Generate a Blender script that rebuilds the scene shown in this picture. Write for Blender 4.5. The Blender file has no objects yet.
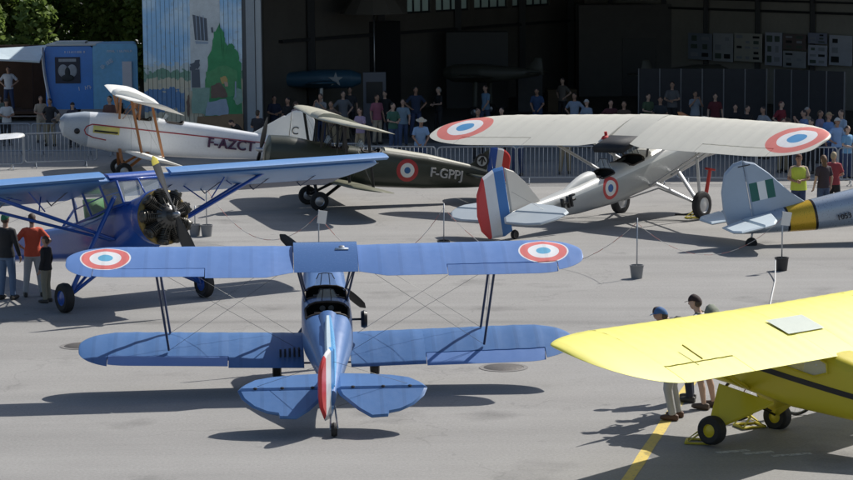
import bpy, bmesh, math, random
from mathutils import Vector, Matrix, Euler
random.seed(11)
C = bpy.context.scene
COL = C.collection
R = math.radians
PI = math.pi

# ------------------------------------------------------------------ camera, sky, sun
cam_d = bpy.data.cameras.new('camera'); cam = bpy.data.objects.new('camera', cam_d); COL.objects.link(cam)
cam_d.sensor_width = 36; cam_d.lens = 2450/853*36; cam_d.clip_start = .5; cam_d.clip_end = 3000
cam.matrix_world = Matrix.Translation((0, 0, 7.4)) @ Matrix.Rotation(R(90)-.125, 4, 'X') @ Matrix.Rotation(R(-.5), 4, 'Z')
C.camera = cam

SUN = Vector((.70, .64, 1.0)).normalized()
W = bpy.data.worlds.new('World'); C.world = W; W.use_nodes = True
nt = W.node_tree; bg = nt.nodes['Background']
sky = nt.nodes.new('ShaderNodeTexSky'); sky.sky_type = 'NISHITA'; sky.sun_disc = False
sky.sun_elevation = math.asin(SUN.z); sky.sun_rotation = math.atan2(SUN.x, SUN.y)
sky.air_density = 1.0; sky.dust_density = 1.5
nt.links.new(sky.outputs[0], bg.inputs[0]); bg.inputs[1].default_value = .085
sd = bpy.data.lights.new('sun', 'SUN'); sd.energy = 4.5; sd.angle = R(.55); sd.color = (1, .965, .91)
so = bpy.data.objects.new('sun', sd); COL.objects.link(so); so.rotation_euler = (-SUN).to_track_quat('-Z', 'Y').to_euler()
C.view_settings.view_transform = 'Standard'; C.view_settings.look = 'None'
C.view_settings.exposure = 0.14; C.view_settings.gamma = 1; C.view_settings.use_curve_mapping = False

# ------------------------------------------------------------------ materials
def new_mat(name):
    m = bpy.data.materials.new(name); m.use_nodes = True
    return m, m.node_tree, m.node_tree.nodes['Principled BSDF']
def N(t, typ, **kw):
    n = t.nodes.new(typ)
    for k, v in kw.items():
        if k.startswith('i_'):
            key = k[2:]
            n.inputs[int(key) if key.isdigit() else key].default_value = v
        else: setattr(n, k, v)
    return n
def mth(t, op, a, b=None, clamp=False):
    n = t.nodes.new('ShaderNodeMath'); n.operation = op; n.use_clamp = clamp
    for i, v in enumerate((a, b)):
        if v is None: continue
        if isinstance(v, (int, float)): n.inputs[i].default_value = v
        else: t.links.new(v, n.inputs[i])
    return n.outputs[0]
def mix(t, fac, a, b):
    n = t.nodes.new('ShaderNodeMix'); n.data_type = 'RGBA'
    for s, v in ((n.inputs[0], fac), (n.inputs[6], a), (n.inputs[7], b)):
        if isinstance(v, (int, float)): s.default_value = v
        elif isinstance(v, (tuple, list)): s.default_value = (*v[:3], 1)
        else: t.links.new(v, s)
    return n.outputs[2]
def paint(name, col, rough=.45, metal=0., var=.08, scale=2.5, bump=0., bscale=60., coat=0., layers=(), spec=.5, wear=0.):
    """layered paint: base colour with slow noise, grime; layers = ring / band marks in object space"""
    m, t, b = new_mat(name)
    tc = N(t, 'ShaderNodeTexCoord'); ob = tc.outputs['Object']
    nz = N(t, 'ShaderNodeTexNoise', i_Scale=scale, i_Detail=5.0, i_Roughness=.6); t.links.new(ob, nz.inputs['Vector'])
    nz2 = N(t, 'ShaderNodeTexNoise', i_Scale=scale*9, i_Detail=3.0); t.links.new(ob, nz2.inputs['Vector'])
    c = col
    sep = N(t, 'ShaderNodeSeparateXYZ'); t.links.new(ob, sep.inputs[0]); X, Y, Z = sep.outputs
    AX = {'x': X, 'y': Y, 'z': Z}
    for L in layers:
        if L[0] == 'ring':      # ('ring', axA, ca, axB, cb, [(r, col)...big first], absx)
            _, a, ca, bb, cb, rings = L[:6]
            A = AX[a]
            if len(L) > 6 and L[6]: A = mth(t, 'ABSOLUTE', A)
            da = mth(t, 'SUBTRACT', A, ca); db = mth(t, 'SUBTRACT', AX[bb], cb)
            d = mth(t, 'SQRT', mth(t, 'ADD', mth(t, 'MULTIPLY', da, da), mth(t, 'MULTIPLY', db, db)))
            for r, rc in rings: c = mix(t, mth(t, 'LESS_THAN', d, r), c, rc)
        elif L[0] == 'band':    # ('band', axis, lo, hi, col)
            f = mth(t, 'MULTIPLY', mth(t, 'GREATER_THAN', AX[L[1]], L[2]), mth(t, 'LESS_THAN', AX[L[1]], L[3]))
            c = mix(t, f, c, L[4])
        elif L[0] == 'lin':     # ('lin', a, ka, b, kb, lo, hi, col): lo < ka*a+kb*b < hi
            q = mth(t, 'ADD', mth(t, 'MULTIPLY', AX[L[1]], L[2]), mth(t, 'MULTIPLY', AX[L[3]], L[4]))
            f = mth(t, 'MULTIPLY', mth(t, 'GREATER_THAN', q, L[5]), mth(t, 'LESS_THAN', q, L[6]))
            c = mix(t, f, c, L[7])
    rib = [L for L in layers if L[0] == 'ribs']
    # slow tonal variation
    k = mth(t, 'ADD', mth(t, 'MULTIPLY', nz.outputs[0], var*2), 1-var)
    k2 = mth(t, 'ADD', mth(t, 'MULTIPLY', nz2.outputs[0], var), 1-var*.5)
    if rib:
        _, per, off, st = rib[0]; ax_ = mth(t, 'SUBTRACT', mth(t, 'ABSOLUTE', X), off); fr = mth(t, 'FRACT', mth(t, 'DIVIDE', ax_, per)); dd = mth(t, 'ABSOLUTE', mth(t, 'SUBTRACT', fr, .5))
        tape = mth(t, 'GREATER_THAN', dd, .5-.028/per); k = mth(t, 'SUBTRACT', k, mth(t, 'MULTIPLY', tape, st))
        wn_ = N(t, 'ShaderNodeTexWhiteNoise'); wn_.noise_dimensions = '1D'; t.links.new(mth(t, 'FLOOR', mth(t, 'DIVIDE', mth(t, 'ADD', X, 20.-off), per)), wn_.inputs['W']); k = mth(t, 'ADD', k, mth(t, 'MULTIPLY', mth(t, 'SUBTRACT', wn_.outputs[0], .5), st*.9))
        st2 = N(t, 'ShaderNodeTexNoise', i_Scale=1.4, i_Detail=6., i_Roughness=.7); mp_ = N(t, 'ShaderNodeMapping'); mp_.inputs['Scale'].default_value = (3., .5, 1); t.links.new(ob, mp_.inputs[0]); t.links.new(mp_.outputs[0], st2.inputs['Vector'])
        k = mth(t, 'ADD', k, mth(t, 'MULTIPLY', mth(t, 'SUBTRACT', st2.outputs[0], .5), st*1.6))
    hsv = N(t, 'ShaderNodeHueSaturation')
    if isinstance(c, tuple): hsv.inputs['Color'].default_value = (*c, 1)
    else: t.links.new(c, hsv.inputs['Color'])
    t.links.new(mth(t, 'MULTIPLY', k, k2), hsv.inputs['Value'])
    out = hsv.outputs[0]
    if wear:
        w = mth(t, 'MULTIPLY', mth(t, 'SUBTRACT', nz2.outputs[0], .58, True), wear*8, True)
        out = mix(t, w, out, (.22, .2, .17))
    t.links.new(out, b.inputs['Base Color'])
    b.inputs['Metallic'].default_value = metal
    t.links.new(mth(t, 'ADD', mth(t, 'MULTIPLY', nz2.outputs[0], .2), rough-.1), b.inputs['Roughness'])
    b.inputs['Specular IOR Level'].default_value = spec
    if coat: b.inputs['Coat Weight'].default_value = coat; b.inputs['Coat Roughness'].default_value = .12
    if bump:
        bn = N(t, 'ShaderNodeTexNoise', i_Scale=bscale, i_Detail=3.0); t.links.new(ob, bn.inputs['Vector'])
        bp = N(t, 'ShaderNodeBump', i_Strength=bump, i_Distance=.02); t.links.new(bn.outputs[0], bp.inputs['Height'])
        t.links.new(bp.outputs[0], b.inputs['Normal'])
    return m
def glassm(name, tint=(.75, .85, .9), alpha=.35, rough=.05):
    m, t, b = new_mat(name)
    b.inputs['Base Color'].default_value = (*tint, 1); b.inputs['Roughness'].default_value = rough
    b.inputs['Alpha'].default_value = alpha; b.inputs['Specular IOR Level'].default_value = .9
    return m

M = {}
M['black'] = paint('black_paint', (.012, .012, .014), .4)
M['rubber'] = paint('tyre_rubber', (.018, .018, .019), .75, bump=.3)
M['steel'] = paint('steel', (.45, .46, .48), .35, .9)
M['galv'] = paint('galvanised', (.42, .44, .46), .4, .6, var=.15)
M['engine'] = paint('engine_metal', (.075, .07, .06), .4, .6, var=.2, scale=12)
M['engine_grey'] = paint('crankcase', (.10, .10, .10), .35, .7, var=.2, scale=12)
M['wood'] = paint('varnished_wood', (.33, .13, .04), .3, coat=.4, var=.2, scale=8)
M['leather'] = paint('dark_leather', (.03, .02, .015), .6)
M['interior'] = paint('cockpit_dark', (.012, .014, .016), .7)
M['glass'] = glassm('windscreen')
M['glass_clear'] = glassm('cabin_glass', (.8, .9, .92), .22)
M['glass_dark'] = glassm('dark_window', (.04, .05, .06), .85)
RED, WHT, BLU, LBL = (.50, .05, .05), (.72, .72, .72), (.03, .13, .42), (.12, .38, .62)
PRED = (.78, .16, .13)

# ------------------------------------------------------------------ mesh toolkit
class MB:
    def __init__(s): s.v = []; s.f = []; s.m = []
    def add(s, vs, fs, mi=0):
        o = len(s.v); s.v += [tuple(v) for v in vs]; s.f += [tuple(i+o for i in f) for f in fs]; s.m += [mi]*len(fs); return s
    def box(s, c, d, mi=0, rot=None):
        x, y, z = d[0]/2, d[1]/2, d[2]/2
        vs = [Vector((a*x, b*y, e*z)) for a in (-1, 1) for b in (-1, 1) for e in (-1, 1)]
        if rot: E_ = Euler(rot).to_matrix(); vs = [E_ @ v for v in vs]
        vs = [v+Vector(c) for v in vs]
        return s.add(vs, [(0, 1, 3, 2), (4, 6, 7, 5), (0, 4, 5, 1), (2, 3, 7, 6), (0, 2, 6, 4), (1, 5, 7, 3)], mi)
    def path(s, pts, r, n=8, mi=0, closed=False, squash=1.):
        P = [Vector(p) for p in pts]; k = len(P); rs = r if isinstance(r, (list, tuple)) else [r]*k
        prev = None; o = len(s.v); vs = []
        for i in range(k):
            a = P[(i-1) % k] if (closed or i > 0) else P[i]; b = P[(i+1) % k] if (closed or i < k-1) else P[i]
            d = (b-a).normalized() if (b-a).length > 1e-9 else Vector((0, 0, 1))
            if prev is None:
                u = d.cross(Vector((0, 0, 1)));
                if u.length < .05: u = d.cross(Vector((1, 0, 0)))
            else: u = prev - d*prev.dot(d)
            u.normalize(); prev = u; w = d.cross(u)
            for j in range(n):
                a_ = 2*PI*j/n; vs.append(P[i]+u*math.cos(a_)*rs[i]+w*math.sin(a_)*rs[i]*squash)
        fs = []
        for i in range(k if closed else k-1):
            for j in range(n):
                a0 = i*n+j; a1 = i*n+(j+1) % n; b0 = ((i+1) % k)*n+j; b1 = ((i+1) % k)*n+(j+1) % n
                fs.append((a0, b0, b1, a1))
        if not closed: fs.append(tuple(range(n))); fs.append(tuple((k-1)*n+j for j in reversed(range(n))))
        return s.add(vs, fs, mi)
    def tube(s, a, b, r, n=8, mi=0, r2=None, squash=1.): return s.path([a, b], [r, r if r2 is None else r2], n, mi, squash=squash)
    def lathe(s, prof, c=(0, 0, 0), ax='z', n=20, mi=0, cap=True):
        """prof: (radius, height) pairs along the axis"""
        vs = []
        for r, h in prof:
            for j in range(n):
                a = 2*PI*j/n; p = (r*math.cos(a), r*math.sin(a), h)
                if ax == 'x': p = (p[2], p[0], p[1])
                if ax == 'y': p = (p[1], p[2], p[0])
                vs.append((p[0]+c[0], p[1]+c[1], p[2]+c[2]))
        fs = []
        for i in range(len(prof)-1):
            for j in range(n): fs.append((i*n+j, i*n+(j+1) % n, (i+1)*n+(j+1) % n, (i+1)*n+j))
        if cap and prof[0][0] > 1e-4: fs.append(tuple(reversed(range(n))))
        if cap and prof[-1][0] > 1e-4: fs.append(tuple((len(prof)-1)*n+j for j in range(n)))
        return s.add(vs, fs, mi)
    def ball(s, c, r, n=12, mi=0):
        r = r if isinstance(r, (tuple, list)) else (r, r, r); vs = []; k = n//2
        for i in range(k+1):
            th = PI*i/k
            for j in range(n):
                a = 2*PI*j/n; vs.append((c[0]+r[0]*math.sin(th)*math.cos(a), c[1]+r[1]*math.sin(th)*math.sin(a), c[2]-r[2]*math.cos(th)))
        fs = [(i*n+j, i*n+(j+1) % n, (i+1)*n+(j+1) % n, (i+1)*n+j) for i in range(k) for j in range(n)]
        return s.add(vs, fs, mi)
    def plate(s, outline, plane='yz', t=.05, off=0., edge=.012, mi=0, inset=.12):
        """lens-like plate from a 2D outline; plane gives the two axes"""
        n = len(outline); cx = sum(p[0] for p in outline)/n; cy = sum(p[1] for p in outline)/n
        def P(a, b, h):
            if plane == 'yz': return (off+h, a, b)
            if plane == 'xy': return (a, b, off+h)
            return (a, off+h, b)
        vs = []
        for h, q in ((-t/2, inset), (-edge/2, 0), (edge/2, 0), (t/2, inset)):
            for a, b in outline: vs.append(P(a+(cx-a)*q, b+(cy-b)*q, h))
        fs = []
        for i in range(3):
            for j in range(n): fs.append((i*n+j, i*n+(j+1) % n, (i+1)*n+(j+1) % n, (i+1)*n+j))
        fs.append(tuple(reversed(range(n)))); fs.append(tuple(3*n+j for j in range(n)))
        return s.add(vs, fs, mi)
    def loft(s, rings, closed=True, caps=(True, True), skip=None, mi=0):
        n = len(rings[0]); vs = [p for r in rings for p in r]; fs = []
        for i in range(len(rings)-1):
            for j in range(n if closed else n-1):
                if skip and skip(i, j): continue
                fs.append((i*n+j, i*n+(j+1) % n, (i+1)*n+(j+1) % n, (i+1)*n+j))
        if caps[0]: fs.append(tuple(reversed(range(n))))
        if caps[1]: fs.append(tuple((len(rings)-1)*n+j for j in range(n)))
        return s.add(vs, fs, mi)
    def build(s, name, mats, parent=None, smooth=True, ang=38, loc=None):
        me = bpy.data.meshes.new(name); me.from_pydata(s.v, [], s.f)
        mats = mats if isinstance(mats, (list, tuple)) else [mats]
        for m in mats: me.materials.append(m)
        me.polygons.foreach_set('material_index', s.m)
        bm = bmesh.new(); bm.from_mesh(me); bmesh.ops.recalc_face_normals(bm, faces=bm.faces)
        if smooth:
            for e in bm.edges:
                if len(e.link_faces) == 2 and e.calc_face_angle(0) > R(ang): e.smooth = False
        bm.to_mesh(me); bm.free()
        me.polygons.foreach_set('use_smooth', [smooth]*len(me.polygons))
        o = bpy.data.objects.new(name, me); COL.objects.link(o)
        if parent: o.parent = parent
        if loc: o.location = loc
        return o

def tag(o, label=None, cat=None, group=None, kind=None):
    if label: o['label'] = label
    if cat: o['category'] = cat
    if group: o['group'] = group
    if kind: o['kind'] = kind
    return o
def thing(name, label, cat, loc=(0, 0, 0), rot=(0, 0, 0), group=None):
    o = bpy.data.objects.new(name, None); COL.objects.link(o); o.empty_display_size = .3
    o.location = loc; o.rotation_euler = rot
    return tag(o, label, cat, group)
def kids(o): return [c for c in COL.objects if c.parent is o]
def dup(o, parent=None, loc=None, rot=None, label=None, childmap=None):
    c = o.copy(); COL.objects.link(c)
    if parent: c.parent = parent
    if loc is not None: c.location = loc
    if rot is not None: c.rotation_euler = rot
    if label: c['label'] = label
    for k in childmap[o] if childmap else kids(o): dup(k, c, childmap=childmap)
    return c
def text(parent, s, size, mat, M4, name='lettering', ext=.004, bold=0., shear=0., spacing=1.):
    cu = bpy.data.curves.new(name, 'FONT'); cu.body = s; cu.size = size; cu.extrude = ext; cu.align_x = 'CENTER'; cu.align_y = 'CENTER'
    cu.offset = bold; cu.shear = shear; cu.space_character = spacing
    tmp = bpy.data.objects.new('tmp', cu); COL.objects.link(tmp)
    dg = bpy.context.evaluated_depsgraph_get(); me = bpy.data.meshes.new_from_object(tmp.evaluated_get(dg))
    bpy.data.objects.remove(tmp); bpy.data.curves.remove(cu)
    me.transform(M4); me.materials.clear(); me.materials.append(mat)
    o = bpy.data.objects.new(name, me); COL.objects.link(o); o.parent = parent
    return o
def frame(origin, xdir, ydir):
    x = Vector(xdir).normalized(); y = Vector(ydir); y = (y-x*y.dot(x)).normalized(); z = x.cross(y)
    m = Matrix((x, y, z)).transposed().to_4x4(); m.translation = Vector(origin); return m

# ------------------------------------------------------------------ aircraft toolkit (nose +Y, up +Z, origin under main wheels)
def shape(c): return 5*(.2969*math.sqrt(max(c, 0))-.126*c-.3516*c*c+.2843*c**3-.1036*c**4)
def ring(x, le, te, z, t, c0, c1, sag=1., n=9, twist=0.):
    ch = le-te; pts = []
    cs = [c0+(c1-c0)*(.5-.5*math.cos(PI*i/n)) if c0 < .01 else c0+(c1-c0)*i/n for i in range(n+1)]
    for c in cs: pts.append((x, le-c*ch, z+t*ch*shape(c)*1.45*sag - twist*c*ch))
    for c in reversed(cs): pts.append((x, le-c*ch, z-t*ch*shape(c)*.35 - .004 - twist*c*ch))
    return pts
def half_wing(parent, mat, s, x0, x1, le, te, z, dih=0., t=.11, tip=.9, sweep=0., rib=.34, ail=None, ailc=.77, tip_le=.5, tip_te=.35,
              taper=0., root_te=None, name='wing', ail_mat=None, ail_droop=0., power=.5, ail_name='aileron', twist=0.):
    def prof(x):
        d = x-x0; L = le-sweep*d; T = te-sweep*d+taper*d
        if x > x1-tip:
            u = (x-(x1-tip))/tip; k = 1-(1-min(u, .9995)**2)**power; ch = L-T
            L -= ch*tip_le*k; T += ch*tip_te*k
            q = L-T
            if q < .03: m_ = (L+T)/2; L = m_+.015; T = m_-.015
        if root_te:
            w, cut = root_te
            if d < w: T += cut*(1-d/w)
        return L, T
    def zz(x): return z+dih*(x-x0)
    def sag(x): return 1-.09*(math.sin(PI*((x-x0) % rib)/rib))
    def xs(a, b):
        out = []; k = a
        n_ = max(2, int((b-a)/(rib/4)))
        for i in range(n_+1): out.append(a+(b-a)*i/n_)
        if b > x1-1e-6:
            u0 = max(0, (a-(x1-tip))/tip); th0 = math.asin(u0)
            out = ([x for x in out if x < x1-tip] if u0 == 0 else []) + [x1-tip+tip*math.sin(th0+(PI/2-th0)*i/12) for i in range(13)]
        return out
    def strip(mb, a, b, c0, c1, caps=(True, True), tw=0.):
        mb.loft([[(s*p[0], p[1], p[2]) for p in ring(x, *prof(x), zz(x), t, c0, c1, sag(x), twist=twist)] for x in xs(a, b)], caps=caps)
    mb = MB()
    if ail:
        a, b = ail; strip(mb, x0, a, 0, 1); strip(mb, a, b, 0, ailc-.012, caps=(False, False)); strip(mb, b, x1, 0, 1)
    else: strip(mb, x0, x1, 0, 1)
    w = mb.build(name, mat, parent, ang=50)
    if ail:
        mb = MB(); strip(mb, ail[0]+.012, ail[1]-.012, ailc+.004, 1)
        if ail_droop:
            # rotate about the hinge
            hy = prof(ail[0])[0]-(prof(ail[0])[0]-prof(ail[0])[1])*ailc; hz = zz((ail[0]+ail[1])/2)-twist*ailc*(prof(ail[0])[0]-prof(ail[0])[1])
            ca, sa = math.cos(ail_droop), math.sin(ail_droop)
            mb.v = [(v[0], hy+(v[1]-hy)*ca-(v[2]-hz)*sa, hz+(v[1]-hy)*sa+(v[2]-hz)*ca) for v in mb.v]
        mb.build(ail_name, ail_mat or mat, w, ang=50)
    return w
def super_ring(y, zc, hw, ht, hb, p=2.6, n=32):
    out = []
    for j in range(n):
        a = 2*PI*j/n; ca, sa = math.cos(a), math.sin(a)
        x = hw*math.copysign(abs(ca)**(2/p), ca); h = ht if sa > 0 else hb
        out.append((x, y, zc+h*math.copysign(abs(sa)**(2/p), sa)))
    return out
def interp(secs, y):
    secs = sorted(secs, key=lambda q: q[0])
    if y <= secs[0][0]: return secs[0]
    for a, b in zip(secs, secs[1:]):
        if y <= b[0]:
            k = (y-a[0])/(b[0]-a[0]); return tuple(a[i]+(b[i]-a[i])*k for i in range(len(a)))
    return secs[-1]
def fuselage(parent, mat, secs, holes=(), step=.12, name='fuselage', n=40, hole_j=None):
    """secs: (y, zc, halfwidth, top, bottom, power); holes: (y0, y1, half angle deg) open at the top"""
    y0 = min(q[0] for q in secs); y1 = max(q[0] for q in secs)
    ys = [y0+(y1-y0)*i/int((y1-y0)/step) for i in range(int((y1-y0)/step)+1)]
    for h in holes: ys += [h[0], h[1]]
    ys += [q[0] for q in secs]
    ys = sorted(set(round(y, 4) for y in ys)); ys = [y for i, y in enumerate(ys) if i == 0 or y-ys[i-1] > .012 or any(abs(y-h[k]) < 1e-3 for h in holes for k in (0, 1))]
    rings = [super_ring(y, *interp(secs, y)[1:], n=n) for y in ys]
    def skip(i, j):
        ym = (ys[i]+ys[i+1])/2; a = 360*(j+.5)/n
        for h in holes:
            if h[0] < ym < h[1]:
                k = (ym-h[0])/(h[1]-h[0]); w = h[2]*min(1, math.sqrt(max(0, 1-(2*k-1)**2))*1.5)
                if abs(a-90) < w: return True
        return False
    mb = MB(); mb.loft(rings, skip=skip); f = mb.build(name, mat, parent)
    if holes:
        mb = MB()
        for h in holes:
            a, b = h[0]-.12, h[1]+.12
            rr = []
            for i in range(7):
                y = a+(b-a)*i/6; q = list(interp(secs, y)); q[2] *= .93; q[3] *= .93; q[4] *= .88
                rr.append(super_ring(y, *q[1:], n=n))
            def sk(i, j, n=n): return abs(360*(j+.5)/n-90) < h[2]+9
            mb.loft(rr, skip=sk)
        mb.build('cockpit_lining', M['interior'], f)
        for h in holes:
            mb = MB(); q = interp(secs, (h[0]+h[1])/2); yc = (h[0]+h[1])/2; L = (h[1]-h[0])/2; pts = []
            for k in range(28):
                a = 2*PI*k/28; y = yc+L*.98*math.cos(a); qq = interp(secs, y)
                w = h[2]*min(1, math.sqrt(max(0, 1-math.cos(a)**2))*1.5); an = R(90)-math.copysign(R(w), math.sin(a))
                ca, sa = math.cos(an), math.sin(an); p = qq[5]
                pts.append((qq[2]*math.copysign(abs(ca)**(2/p), ca), y, qq[1]+qq[3]*abs(sa)**(2/p)))
            mb.path(pts, .022, 6, closed=True); mb.build('cockpit_coaming', M['leather'], f)
            mb = MB(); z0 = q[1]
            mb.box((0, yc-L*.35, z0-.12), (q[2]*1.1, .4, .08)); mb.box((0, yc-L*.75, z0+.12), (q[2]*1.05, .07, .5), rot=(-.15, 0, 0))
            mb.build('pilot_seat', M['leather'], f)
    return f
def wheel(parent, x, r=.25, w=.14, hub=None, y=0, z=None, hubr=.5, name='wheel'):
    z = r if z is None else z
    mb = MB(); k = r*hubr
    mb.lathe([(k, -w*.42), (r*.8, -w*.5), (r*.95, -w*.36), (r, 0), (r*.95, w*.36), (r*.8, w*.5), (k, w*.42)], (x, y, z), 'x', 28, cap=False)
    o = mb.build(name, M['rubber'], parent)
    mb = MB(); mb.lathe([(0, -w*.42), (k*.35, -w*.42), (k*.9, -w*.3), (k*1.02, -w*.4), (k*1.02, w*.4), (k*.9, w*.3), (k*.35, w*.42), (0, w*.42)], (x, y, z), 'x', 20)
    mb.build('hub', hub or M['steel'], o)
    return o
def blade_prop(parent, y, z, dia, ang, mat, hubmat=None, tipmat=None, w=.16, x=0, spin=.06, n=2):
    hb = MB(); hb.lathe([(0, spin*2.2), (spin*.6, spin*1.9), (spin, spin*.8), (spin*1.1, 0), (spin*1.1, -.05), (0, -.05)], (x, y, z), 'y', 16)
    root = hb.build('propeller', hubmat or M['steel'], parent)
    for k in range(n):
        a = ang+2*PI*k/n; mb = MB(); rr = []; L = dia/2
        for i in range(15):
            u = i/14; r_ = .02+u*(L-.02); cw = w*(.42+1.5*u*(1-u)**.55*.9+.15*math.sin(PI*u)) if u < .97 else w*.35
            if u < .12: cw = w*.45
            if u == 1: cw = w*.12
            tw = R(62)*(1-u)**1.3+R(12); th = .05*(1-u)+.012
            for_ = []
            for j in range(10):
                q = 2*PI*j/10; a1 = math.cos(q)*cw/2; b1 = math.sin(q)*th/2
                tx = a1*math.cos(tw)-b1*math.sin(tw); ty = a1*math.sin(tw)+b1*math.cos(tw)
                px, pz = tx, r_
                for_.append((x+px*math.cos(a)-pz*math.sin(a), y+ty, z+px*math.sin(a)+pz*math.cos(a)))
            rr.append(for_)
        split = 12 if tipmat else 14
        mb.loft(rr[:split+1], mi=0)
        if tipmat: mb.loft(rr[split:], mi=1)
        mb.build('blade', [mat, tipmat or mat], root)
    return root
def radial(parent, y, z, r=.5, n=9, depth=.45, tilt=0.):
    mb = MB(); mb.lathe([(0, .3), (.09, .28), (.12, .18), (.18, .14), (.27, .06), (.29, -.2), (.32, -.3), (0, -.3)], (0, y, z), 'y', 24)
    e = mb.build('engine', M['engine_grey'], parent)
    for k in range(n):
        a = 2*PI*k/n+.1; mb = MB(); prof = [(.09, .2)]
        h = .24
        while h < r-.08: prof += [(.095, h), (.145, h+.004), (.145, h+.016), (.095, h+.020)]; h += .034
        prof += [(.12, h), (.125, h+.05), (.08, h+.08), (0, h+.08)]
        mb.lathe(prof, (0, 0, 0), 'z', 14)
        mb.tube((.05, .06, h+.05), (.04, .2, .2), .012, 6); mb.tube((-.05, .06, h+.05), (-.04, .2, .2), .012, 6)
        mb.box((.055, .05, h+.06), (.05, .1, .05)); mb.box((-.055, .05, h+.06), (.05, .1, .05))
        ca, sa = math.cos(a), math.sin(a)
        mb.v = [(v[0]*ca+v[2]*sa, y+v[1]-.06, z-v[0]*sa+v[2]*ca) for v in mb.v]
        mb.build('engine_cylinder', M['engine'], e)
    mb = MB(); mb.path([((r*.9)*math.cos(2*PI*i/32), y-.16, z+(r*.9)*math.sin(2*PI*i/32)) for i in range(32)], .075, 10, closed=True)
    mb.build('exhaust_ring', paint('exhaust_brass', (.20, .145, .05), .45, .6, var=.4, scale=9), e)
    return e
def strut(parent, a, b, r=.022, mat=None, name='strut', squash=2.0):
    # streamlined: long axis along the flight direction
    A, B = Vector(a), Vector(b); d = (B-A).normalized(); u = Vector((0, 1, 0)); u = (u-d*u.dot(d))
    if u.length < .05: u = Vector((1, 0, 0)); u = u-d*u.dot(d)
    u.normalize(); w = d.cross(u); mb = MB(); rings = []
    for P in (A, B): rings.append([tuple(P+u*math.cos(2*PI*j/10)*r*squash+w*math.sin(2*PI*j/10)*r) for j in range(10)])
    mb.loft(rings); return mb.build(name, mat or M['black'], parent)
def wires(parent, pairs, r=.003, mat=None, name='bracing_wire'):
    for a, b in pairs:
        mb = MB(); mb.tube(a, b, r, 5); mb.build(name, mat or M['wire'], parent)
M['wire'] = paint('steel_wire', (.22, .22, .21), .4, .8)
def windscreen(parent, y, z, w=.4, h=.24, lean=.35):
    mb = MB(); pts = []
    for i in range(9):
        a = PI*i/8; x = -w/2*math.cos(a); yy = y+.1*math.sin(a)
        pts.append((x, yy))
    lo = [(x, yy, z) for x, yy in pts]; hi = [(x*.72, yy-h*lean, z+h*(1 if .15 < i/8 < .85 else .75)) for i, (x, yy) in enumerate(pts)]
    mb.loft([lo, hi], closed=False, caps=(False, False)); g = mb.build('windscreen', M['glass'], parent)
    mb = MB(); mb.path(hi, .008, 5); mb.path(lo, .01, 5); mb.tube(lo[3], hi[3], .007, 5); mb.tube(lo[5], hi[5], .007, 5); mb.build('windscreen_frame', M['black'], g)
    return g
def rot_v(mb, hy, ang, hx=0.):
    """rotate about a vertical hinge at (hx, hy)"""
    c, s = math.cos(ang), math.sin(ang)
    mb.v = [(hx+(v[0]-hx)*c-(v[1]-hy)*s, hy+(v[0]-hx)*s+(v[1]-hy)*c, v[2]) for v in mb.v]
def arc(cx, cy, rx, ry, a0, a1, n=8): return [(cx+rx*math.cos(R(a0+(a1-a0)*i/n)), cy+ry*math.sin(R(a0+(a1-a0)*i/n))) for i in range(n+1)]

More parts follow.
